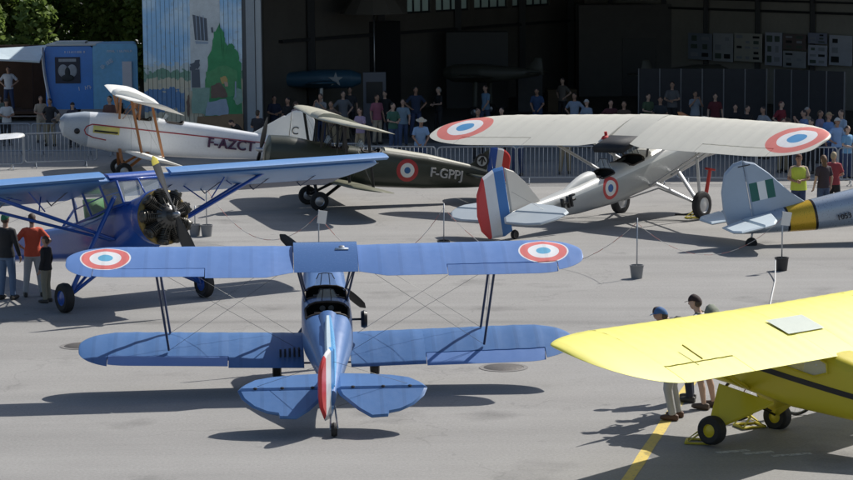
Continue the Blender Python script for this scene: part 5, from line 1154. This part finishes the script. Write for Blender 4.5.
# ================================================================== PEOPLE
MC = {}
def cmat(c, rough=.85, kind='cloth'):
    k = (c, kind)
    if k not in MC: MC[k] = paint(kind+'_%d' % len(MC), c, rough, var=.14, scale=6, bump=.25 if kind == 'cloth' else 0, bscale=30)
    return MC[k]
def remesh(o, vox, smooth=3):
    m = o.modifiers.new('r', 'REMESH'); m.mode = 'VOXEL'; m.voxel_size = vox; m.use_smooth_shade = True
    s = o.modifiers.new('s', 'SMOOTH'); s.iterations = smooth; s.factor = .5
    dg = bpy.context.evaluated_depsgraph_get(); me = bpy.data.meshes.new_from_object(o.evaluated_get(dg)); me.name = o.name
    o.modifiers.clear(); old = o.data; o.data = me; bpy.data.meshes.remove(old)
    me.polygons.foreach_set('use_smooth', [True]*len(me.polygons)); return o
POSE = {  # elbows and wrists (left, right), knees and ankles; facing +Y; lean bends the trunk forward
 'down': dict(el=((-.25, -.03, 1.13), (.25, -.02, 1.13)), wr=((-.27, .05, .88), (.27, .07, .88)), kn=((-.11, .02, .49), (.11, .03, .49)), an=((-.13, -.02, .08), (.13, 0, .08))),
 'hips': dict(el=((-.37, -.08, 1.17), (.37, -.08, 1.17)), wr=((-.19, .05, 1.02), (.19, .05, 1.02)), kn=((-.13, .02, .49), (.13, .02, .49)), an=((-.17, -.02, .08), (.17, -.02, .08))),
 'photo': dict(el=((-.24, .14, 1.20), (.24, .14, 1.20)), wr=((-.08, .30, 1.46), (.08, .30, 1.46)), kn=((-.11, .03, .49), (.11, .0, .49)), an=((-.12, 0, .08), (.14, -.03, .08))),
 'fold': dict(el=((-.25, .05, 1.14), (.25, .05, 1.14)), wr=((-.05, .24, 1.12), (.06, .22, 1.09)), kn=((-.10, .02, .49), (.12, .06, .49)), an=((-.11, -.02, .08), (.16, .05, .08))),
 'stride': dict(el=((-.25, .08, 1.14), (.25, -.12, 1.14)), wr=((-.24, .26, .95), (.25, -.08, .89)), kn=((-.09, -.05, .49), (.09, .20, .50)), an=((-.09, -.28, .12), (.09, .24, .08))),
 'lean': dict(el=((-.24, .08, 1.16), (.24, .05, 1.16)), wr=((-.12, .28, 1.02), (.15, .26, 1.0)), kn=((-.11, .0, .49), (.12, .05, .49)), an=((-.12, -.05, .08), (.15, .03, .08)), lean=.85),
 'stoop': dict(el=((-.24, .08, 1.16), (.24, .05, 1.16)), wr=((-.10, .30, 1.02), (.12, .28, 1.0)), kn=((-.11, .06, .49), (.12, .02, .49)), an=((-.12, -.02, .08), (.15, -.06, .08)), lean=.26),
}
TORSO = [(.90, .165, .115), (.98, .165, .115), (1.08, .145, .10), (1.20, .155, .105), (1.32, .178, .115), (1.41, .165, .10), (1.46, .10, .075)]
def leanf(P):
    a = P.get('lean', 0.); c, s = math.cos(a), math.sin(a)
    def f(p):
        if p[2] <= .95 or not a: return Vector(p)
        y, z = p[1], p[2]-.95; return Vector((p[0], y*c+z*s, .95+z*c-y*s))
    return f
BASE = {}
def base(pose, shorts, sleeve, hat):
    key = (pose, shorts, sleeve, hat)
    if key in BASE: return BASE[key]
    P = POSE[pose]; F = leanf(P)
    def fl(mb): mb.v = [tuple(F(v)) if v[2] > .95 else v for v in mb.v]
    root = bpy.data.objects.new('person', None); COL.objects.link(root)
    # body: one continuous surface
    mb = MB()
    mb.loft([[(w*.9*math.cos(2*PI*j/18), d*.9*math.sin(2*PI*j/18), z) for j in range(18)] for z, w, d in TORSO])
    mb.path([(0, -.01, 1.42), (0, 0, 1.50), (0, .012, 1.58)], [.062, .052, .052], 12)
    mb.ball((0, .015, 1.645), (.073, .093, .108), 20); mb.ball((0, .045, 1.585), (.052, .055, .05), 14)   # skull, jaw
    mb.path([(0, .095, 1.665), (0, .118, 1.632), (0, .103, 1.622)], [.009, .015, .008], 8)             # nose
    mb.ball((0, .098, 1.597), (.022, .010, .008), 8)
    for s in (-1, 1): mb.ball((s*.075, .005, 1.638), (.011, .02, .03), 8); mb.ball((s*.03, .092, 1.672), (.022, .012, .008), 8)
    for k, s in enumerate((-1, 1)):
        sh = (s*.165, -.005, 1.405); el = P['el'][k]; wr = P['wr'][k]
        mb.path([(s*.10, 0, 1.40), sh, tuple((Vector(sh)*.45+Vector(el)*.55)), el, tuple(Vector(el)*.6+Vector(wr)*.4), wr], [.06, .055, .045, .038, .036, .024], 10)
        d = (Vector(wr)-Vector(el)).normalized(); side = d.cross(Vector((s, .2, 0))).normalized(); up = side.cross(d).normalized()
        W_ = Vector(wr); pc = W_+d*.075
        mb.path([W_, W_+d*.03, pc], [.024, .036, .034], 10, squash=.55)
        for q, (off, ln) in enumerate(((-.027, .062), (-.009, .074), (.010, .070), (.027, .055))):
            b0_ = pc+side*off-d*.01; mb.path([b0_, b0_+d*ln*.5+up*-.006*s, b0_+d*ln*.85+up*-.026*s, b0_+d*ln+up*-.045*s], [.0095, .009, .008, .006], 6)
        t0 = W_+d*.02+side*-.028; mb.path([t0, t0+d*.03-side*.022, t0+d*.062-side*.020], [.012, .0105, .008], 6)
        kn = P['kn'][k]; an = P['an'][k]; hp = (s*.085, 0, .92)
        mb.path([hp, tuple(Vector(hp)*.5+Vector(kn)*.5), kn, tuple(Vector(kn)*.62+Vector(an)*.38+Vector((0, -.015, 0))), an], [.088, .075, .052, .052, .034], 12)
        mb.path([(an[0], an[1]-.05, .05), (an[0], an[1]+.03, .05), (an[0]+s*.01, an[1]+.16, .035)], [.036, .038, .028], 8)
    fl(mb); body = mb.build('body', cmat((.42, .26, .18), .6, 'skin'), root); remesh(body, .0085, 1)
    # face: eyes and mouth as small inset marks
    mb = MB()
    for s in (-1, 1): mb.ball((s*.03, .1005, 1.655), (.011, .005, .007), 8)
    mb.ball((0, .1045, 1.597), (.02, .004, .004), 8); fl(mb); mb.build('eyes_and_mouth', cmat((.08, .03, .03), .5, 'skin'), body)
    # shirt
    mb = MB(); hem = .86 if not shorts else .88
    mb.loft([[(w*1.06*math.cos(2*PI*j/20), d*1.10*math.sin(2*PI*j/20), z) for j in range(20)] for z, w, d in [(hem, .178, .135)]+[(z, w*1.02, d*1.05) for z, w, d in TORSO[1:]]])
    for k, s in enumerate((-1, 1)):
        sh = Vector((s*.165, -.005, 1.40)); el = Vector(P['el'][k]); wr = Vector(P['wr'][k])
        pts = [Vector((s*.09, 0, 1.41)), sh, sh.lerp(el, .55)]; rs = [.068, .068, .060]
        if sleeve == 'long': pts += [el, el.lerp(wr, .5), el.lerp(wr, .96)]; rs += [.052, .046, .036]
        else: pts += [sh.lerp(el, .78)]; rs += [.062]
        mb.path(pts, rs, 12)
    fl(mb); sh_o = mb.build('shirt', cmat((.5, .5, .5)), root); remesh(sh_o, .016, 2)
    # trousers
    mb = MB(); mb.loft([[(w*math.cos(2*PI*j/20), d*math.sin(2*PI*j/20), z) for j in range(20)] for z, w, d in ((.82, .165, .125), (.92, .175, .13), (1.0, .168, .12))])
    for k, s in enumerate((-1, 1)):
        hp = Vector((s*.085, 0, .90)); kn = Vector(P['kn'][k]); an = Vector(P['an'][k])
        if shorts: mb.path([hp, hp.lerp(kn, .5), hp.lerp(kn, .92)], [.10, .10, .092], 12)
        else: mb.path([hp, hp.lerp(kn, .5), kn, kn.lerp(an, .5), an+Vector((0, 0, .01))], [.10, .09, .074, .066, .062], 12)
    fl(mb); tr_o = mb.build('shorts' if shorts else 'trousers', cmat((.2, .2, .25)), root); remesh(tr_o, .016, 2)
    for k, s in enumerate((-1, 1)):
        an = P['an'][k]; mb = MB(); x = an[0]; y = an[1]
        mb.loft([[(x+w*math.cos(2*PI*j/12)+s*o_, y+yy, max(.0, .05+h*math.sin(2*PI*j/12)) if True else 0) for j in range(12)] for yy, w, h, o_ in ((-.085, .03, .04, 0), (-.06, .042, .055, 0), (0, .045, .06, 0), (.08, .05, .05, .005), (.15, .048, .04, .01), (.19, .03, .025, .01))])
        mb.build('shoe', cmat((.06, .05, .045), .6), root)
    # hair or headgear
    mb = MB(); n = 16
    def dome(rx, ry, rz, z0, cy, lo, back=0.):
        rings = []
        for i in range(8):
            th = lo+(PI/2-lo)*i/7; rings.append([(rx*math.cos(th)*math.cos(2*PI*j/n), cy+ry*math.cos(th)*math.sin(2*PI*j/n)-(back if math.sin(2*PI*j/n) < 0 else 0)*math.cos(th), z0+rz*math.sin(th)-(.05*(1-i/7)*max(0, -math.sin(2*PI*j/n)))) for j in range(n)])
        mb.loft(rings)
    if hat == 'hair': dome(.081, .100, .092, 1.672, -.008, .1); mb.ball((0, -.045, 1.63), (.073, .062, .085), 12)
    elif hat == 'long': dome(.088, .108, .10, 1.665, .002, -.12); mb.ball((0, -.045, 1.62), (.08, .07, .1), 12); mb.ball((0, -.062, 1.50), (.075, .045, .12), 12)
    elif hat == 'cap':
        dome(.086, .106, .096, 1.672, .006, 0.); mb.loft([[(x*k, y_+.0, z_) for x, y_, z_ in ((-.07, .085, 1.685), (-.055, .155, 1.672), (0, .185, 1.668), (.055, .155, 1.672), (.07, .085, 1.685), (.055, .15, 1.680), (0, .178, 1.677), (-.055, .15, 1.680))] for k in (1, .2)])
    elif hat == 'brim':
        dome(.088, .108, .105, 1.675, .005, 0.); mb.lathe([(.085, 1.676), (.17, 1.668), (.172, 1.674), (.085, 1.690)], (0, .005, 0), 'z', 24)
    fl(mb); hh = mb.build({'hair': 'hair', 'long': 'hair', 'cap': 'cap', 'brim': 'sun_hat'}[hat], cmat((.05, .03, .02), .7, 'hair'), root, ang=60)
    if hat in ('cap', 'brim'):
        mb = MB(); mb.ball((0, -.03, 1.62), (.076, .068, .07), 12); fl(mb); mb.build('hair', cmat((.09, .06, .045), .7, 'hair'), root)
    BASE[key] = [root, False]; return BASE[key]
SKIN = [(.46, .28, .20), (.38, .22, .15), (.52, .34, .25)]
nper = [0]
def person(x, y, face, label, pose='down', shirt=(.5, .5, .5), legs=(.06, .08, .14), hat='hair', hatc=(.05, .03, .02), h=1.75, shorts=False, sleeve='short', group='spectators at the barriers', shoes=(.05, .045, .04), z=0., backpack=None, vest=None):
    nper[0] += 1; B = base(pose, shorts, sleeve, hat)
    if not B[1]: r = B[0]; B[1] = True
    else:
        r = B[0].copy(); COL.objects.link(r)
        for k in kids(B[0]):
            if k.name.split('.')[0] in ('backpack', 'safety_vest'): continue
            c = k.copy(); COL.objects.link(c); c.parent = r
            for g in kids(k): d = g.copy(); COL.objects.link(d); d.parent = c
    r.location = (x, y, z); r.rotation_euler = (0, 0, face); r.scale = (h/1.75,)*3
    tag(r, label, 'person', group)
    sk = SKIN[nper[0] % 3]
    for k in kids(r):
        nm = k.name.split('.')[0]
        c = {'body': cmat(sk, .6, 'skin'), 'shirt': cmat(shirt), 'trousers': cmat(legs), 'shorts': cmat(legs), 'shoe': cmat(shoes, .6), 'cap': cmat(hatc, .8), 'sun_hat': cmat(hatc, .8),
             'hair': cmat(hatc if hat in ('hair', 'long') else (.08, .055, .04), .7, 'hair')}.get(nm)
        if c: k.material_slots[0].link = 'OBJECT'; k.material_slots[0].material = c
    F = leanf(POSE[pose])
    if backpack:
        mb = MB(); mb.ball((0, -.22, 1.32), (.17, .13, .25), 14); mb.ball((0, -.33, 1.25), (.12, .07, .12), 12)
        for s in (-1, 1): mb.path([(s*.09, -.12, 1.42), (s*.10, -.02, 1.485), (s*.10, .10, 1.40), (s*.11, .115, 1.2), (s*.13, -.05, 1.05)], .016, 6)
        mb.v = [tuple(F(v)) for v in mb.v]; mb.build('backpack', cmat(backpack, .8), r, ang=70)
    if vest:
        mb = MB(); mb.loft([[(w*1.17*math.cos(2*PI*j/20), d*1.26*math.sin(2*PI*j/20), z_) for j in range(20)] for z_, w, d in ((.86, .178, .135), (1.0, .17, .125), (1.12, .158, .115), (1.28, .178, .122), (1.38, .18, .118), (1.44, .13, .09))], caps=(False, False)); mb.build('safety_vest', cmat(vest, .7), r)
    return r
def at(px, d): return (px-426.5)/2450*d
WH, LB, BL_, NV, BK, GY = (.62, .62, .62), (.28, .42, .62), (.12, .24, .50), (.04, .06, .13), (.025, .025, .028), (.25, .25, .26)
JE = (.06, .09, .17); KH = (.30, .24, .15); BG = (.45, .38, .28); TN = (.35, .28, .18)
A_ = 'people beside the aircraft on the apron'
# foreground trio behind the yellow aeroplane
person(3.73, 36.72, R(75), 'man in blue cap with pale trousers standing on the yellow line by the yellow wing', 'stoop', (.60, .62, .66), (.42, .42, .41), 'cap', (.05, .13, .30), 1.74, group=A_, shoes=(.12, .06, .035), backpack=(.03, .035, .04))
person(4.33, 37.55, R(60), 'man in black cap and shorts carrying a grey-green backpack behind the yellow wing', 'stoop', (.62, .60, .57), (.46, .36, .27), 'cap', (.03, .015, .015), 1.80, shorts=True, group=A_, shoes=(.09, .06, .04), backpack=(.20, .22, .17))
person(4.14, 38.15, R(65), 'person in dark jeans leaning forward between the two men with caps', 'lean', (.10, .10, .12), (.025, .03, .05), 'hair', (.06, .04, .03), 1.72, group=A_)
# group of three at the left
person(-8.60, 49.7, R(-20), 'man in black jacket and blue jeans standing at the left edge under the blue wing', 'down', BK, (.11, .17, .28), 'cap', (.02, .16, .08), 1.78, sleeve='long', group=A_)
person(-8.12, 50.1, R(10), 'person in orange-red shirt and pale trousers beside the man in black', 'hips', (.62, .10, .05), (.40, .42, .45), 'hair', (.05, .03, .02), 1.72, group=A_)
person(-7.72, 49.25, R(70), 'child in black shirt and khaki trousers at the right of the left group', 'down', BK, (.26, .24, .18), 'hair', (.10, .06, .04), 1.36, sleeve='long', group=A_)
# marshal and pair by the trainer
person(at(801, 61.5), 61.5, R(170), 'marshal in yellow and orange high-visibility vest behind the silver-blue trainer', 'fold', (.5, .4, .3), NV, 'cap', (.12, .05, .03), 1.76, vest=(.60, .70, .08), group=A_)
person(at(826, 62.5), 62.5, R(20), 'brown-haired person in black top standing behind the silver-blue fuselage', 'down', (.05, .035, .045), JE, 'long', (.16, .09, .05), 1.64, group=A_)
person(at(836, 63.2), 63.2, R(-30), 'blond person in red top just behind the brown-haired one in black', 'fold', (.35, .06, .07), BK, 'hair', (.45, .36, .22), 1.66, group=A_)
# crowd behind the barriers, from left to right
CR = [
 (421, 75.6, 170, 'man in straw hat and light blue shirt behind the green fuselage', 'down', LB, JE, 'brim', (.58, .52, .40), 1.76),
 (243, 81.5, 160, 'dark-clothed person sitting low before the foot of the painted door', 'lean', BK, NV, 'hair', (.03, .02, .02), 1.5),
 (258, 80.5, 20, 'person in dark jacket right beside the grey door post', 'fold', (.03, .035, .05), BK, 'hair', (.04, .03, .02), 1.62),
 (289, 85.0, 150, 'person in black next to the woman in the pale pink top', 'down', BK, BK, 'hair', (.02, .02, .02), 1.74),
 (297, 84.5, 200, 'woman in pale pink top just right of the hangar post', 'down', (.60, .48, .50), KH, 'long', (.06, .04, .03), 1.66),
 (322, 86.5, 185, 'man in grey-white shirt raising a camera behind the green wing', 'photo', (.46, .46, .46), NV, 'hair', (.10, .08, .07), 1.78),
 (332, 84.0, 170, 'bareheaded person just above the cream wing centre', 'down', (.22, .16, .12), KH, 'hair', (.14, .09, .06), 1.66),
 (344, 87.0, 175, 'man in plain grey shirt right of the photographer', 'hips', (.24, .25, .27), KH, 'hair', (.06, .05, .05), 1.80),
 (361, 81.0, 185, 'woman in lilac top behind the right half of the cream wing', 'fold', (.58, .44, .62), TN, 'hair', (.05, .03, .02), 1.64),
 (378, 86.0, 178, 'person in bright pink shirt before the grey kiosk', 'down', (.52, .17, .24), BG, 'hair', (.05, .03, .02), 1.76),
 (394, 82.5, 195, 'person in green shirt carrying a pale bag', 'down', (.10, .25, .17), JE, 'hair', (.06, .05, .04), 1.70),
 (404, 84.5, 160, 'person in pale blue top between the green shirt and the navy shirt', 'stride', (.30, .42, .52), JE, 'hair', (.1, .08, .06), 1.68),
 (417, 88.5, 180, 'tall man in navy shirt in the shade behind the straw hat', 'hips', (.045, .07, .14), NV, 'hair', (.05, .05, .05), 1.84),
 (440, 90.0, 170, 'person in black with pale face deep in the hangar shade', 'down', BK, BK, 'hair', (.30, .28, .26), 1.74),
 (487, 90.5, 165, 'person in sky blue shirt alone in the dark hangar entrance', 'stride', (.24, .42, .62), NV, 'hair', (.06, .04, .03), 1.76),
 (479, 79.2, 190, 'person with only a brown head showing over the left roundel wing', 'down', (.16, .12, .10), BK, 'hair', (.12, .07, .05), 1.72),
 (503, 79.6, 170, 'dark-haired person with head just over the parasol wing', 'down', (.10, .11, .12), BK, 'hair', (.03, .02, .02), 1.70),
 (519, 74.4, 180, 'person in pale blue shirt just right of the green biplane rudder', 'down', (.34, .40, .46), NV, 'hair', (.05, .04, .04), 1.72),
 (539, 89.5, 200, 'person in deep blue in the hangar shade left of the office doorway', 'down', (.06, .12, .26), NV, 'hair', (.05, .04, .04), 1.74),
 (564, 95.0, 180, 'person in taupe shirt farthest back in front of the office', 'down', (.22, .19, .16), BK, 'hair', (.08, .06, .05), 1.74),
 (567, 74.6, 175, 'person in bright blue shirt under the parasol wing', 'fold', (.22, .38, .58), KH, 'hair', (.05, .04, .03), 1.72),
 (576, 86.0, 185, 'man in white-blue shirt with dark straps above the parasol wing', 'hips', (.40, .50, .66), NV, 'hair', (.05, .04, .03), 1.74),
 (588, 84.0, 170, 'person in light blue shirt and pale cap beside the man with straps', 'down', (.36, .46, .60), JE, 'cap', (.45, .45, .45), 1.66),
 (612, 83.0, 150, 'dark-haired person in maroon with head above the red cover', 'down', (.14, .04, .05), BK, 'hair', (.03, .02, .02), 1.70),
 (625, 82.4, 180, 'person in brown with head above the parasol cockpit', 'down', (.14, .09, .06), BK, 'hair', (.09, .06, .04), 1.70),
 (649, 86.5, 180, 'person in olive green shirt left end of the long screen', 'down', (.10, .16, .09), KH, 'hair', (.05, .04, .03), 1.68),
 (674, 90.0, 180, 'pale-shirted person standing against the long partition screen', 'down', (.20, .20, .21), BK, 'hair', (.03, .02, .02), 1.86),
 (697, 87.0, 185, 'person in light grey-blue shirt in front of the long partition screen', 'photo', (.42, .48, .56), NV, 'hair', (.06, .05, .04), 1.70),
 (716, 86.0, 175, 'person in dark red shirt near the middle of the partition screen', 'down', (.18, .03, .04), BK, 'hair', (.04, .03, .03), 1.70),
 (737, 81.5, 200, 'seated-looking dark person low above the right half of the white wing', 'down', BK, BK, 'hair', (.03, .02, .02), 1.62),
 (764, 79.4, 170, 'person in white and black striped top above the right roundel', 'hips', (.46, .48, .52), NV, 'hair', (.04, .03, .03), 1.70),
 (782, 81.5, 180, 'person in crimson shirt behind the right roundel', 'down', (.32, .03, .05), BK, 'hair', (.12, .05, .04), 1.72),
 (790, 75.0, 160, 'person in maroon standing behind the marshal', 'fold', (.20, .03, .04), BK, 'long', (.05, .03, .02), 1.64),
 (808, 78.6, 190, 'man with grey hair and sand shirt behind the right wing tip', 'down', (.28, .24, .19), KH, 'hair', (.32, .30, .28), 1.72),
 (814, 74.2, 140, 'dark-clothed person beside the wing tip and the man in sand', 'down', (.07, .05, .06), BK, 'hair', (.04, .03, .03), 1.66),
 (829, 75.4, 190, 'man in royal blue shirt and tan cap at the right barrier', 'down', BL_, NV, 'cap', (.34, .24, .14), 1.80),
 (838, 73.8, 175, 'man in light blue shirt with white cap near the right edge', 'hips', (.26, .40, .64), NV, 'cap', (.5, .5, .48), 1.74),
 (848, 72.6, 165, 'person in teal blue shirt at the very right edge', 'fold', (.16, .34, .54), NV, 'hair', (.05, .04, .04), 1.60),
 (786, 74.4, 185, 'person in pale lilac shirt below the right roundel wing tip', 'down', (.34, .34, .48), KH, 'hair', (.05, .04, .03), 1.66),
 (8, 87.0, 150, 'woman in white top with black hair before the stage at the left edge', 'fold', (.60, .60, .60), BK, 'long', (.02, .02, .02), 1.66),
 (1, 88.5, 200, 'dark-dressed person cut by the left edge beside the woman in white', 'down', (.10, .14, .12), BK, 'hair', (.04, .03, .03), 1.70),
 (41, 88.0, 170, 'person in beige top in front of the stage posts', 'fold', (.42, .34, .26), BG, 'hair', (.14, .09, .06), 1.66),
 (51, 86.5, 200, 'person in black top with arms bare next to the beige one', 'hips', BK, KH, 'hair', (.03, .02, .02), 1.68),
 (73, 85.8, 180, 'dark-haired person standing below the trailer picture window', 'down', (.05, .05, .07), BK, 'long', (.02, .015, .015), 1.58),
 (806, 77.0, 150, 'dark-haired person in cornflower blue near the parasol wing tip', 'photo', (.18, .26, .46), BK, 'hair', (.04, .03, .03), 1.74),
 (822, 77.6, 200, 'person in grey-violet top behind the royal blue shirt', 'down', (.22, .20, .30), BK, 'hair', (.10, .07, .05), 1.68),
 (843, 76.2, 170, 'person in powder blue shirt behind the white-capped man', 'fold', (.34, .44, .56), NV, 'hair', (.08, .06, .05), 1.80),
 (748, 80.2, 190, 'person in black top just left of the striped one', 'down', BK, BK, 'hair', (.05, .04, .03), 1.68),
 (662, 84.2, 160, 'person holding a pale blue folder by the left end of the screen', 'fold', (.05, .06, .07), BK, 'hair', (.05, .04, .03), 1.70),
 (386, 88.0, 150, 'person in black behind the pink and green shirts', 'down', BK, BK, 'hair', (.03, .03, .03), 1.74),
 (351, 90.0, 170, 'person in dark grey deep behind the plain grey shirt', 'down', (.07, .07, .08), BK, 'hair', (.05, .04, .04), 1.76),
 (275, 86.5, 190, 'person in dark navy by the inner side of the hangar post', 'fold', (.03, .04, .08), BK, 'hair', (.04, .03, .03), 1.70),
 (111, 85.0, 170, 'person with dark hair half hidden by the white biplane wing', 'down', (.12, .06, .05), NV, 'hair', (.02, .015, .015), 1.86),
]
rc_ = random.Random(8)
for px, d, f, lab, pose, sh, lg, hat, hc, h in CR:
    if d > 79 and px > 240: sh = tuple(q*.62 for q in sh)  # hangar shade put into the shirt colours of people farther back
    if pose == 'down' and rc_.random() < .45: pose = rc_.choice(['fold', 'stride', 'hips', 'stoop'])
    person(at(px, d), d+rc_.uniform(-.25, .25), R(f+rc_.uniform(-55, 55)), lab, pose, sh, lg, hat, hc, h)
person(at(10, 98.6), 98.6, R(180), 'man in white short-sleeved shirt standing high on the open trailer stage', 'hips', (.62, .64, .70), NV, 'hair', (.03, .02, .02), 1.78, z=.40)
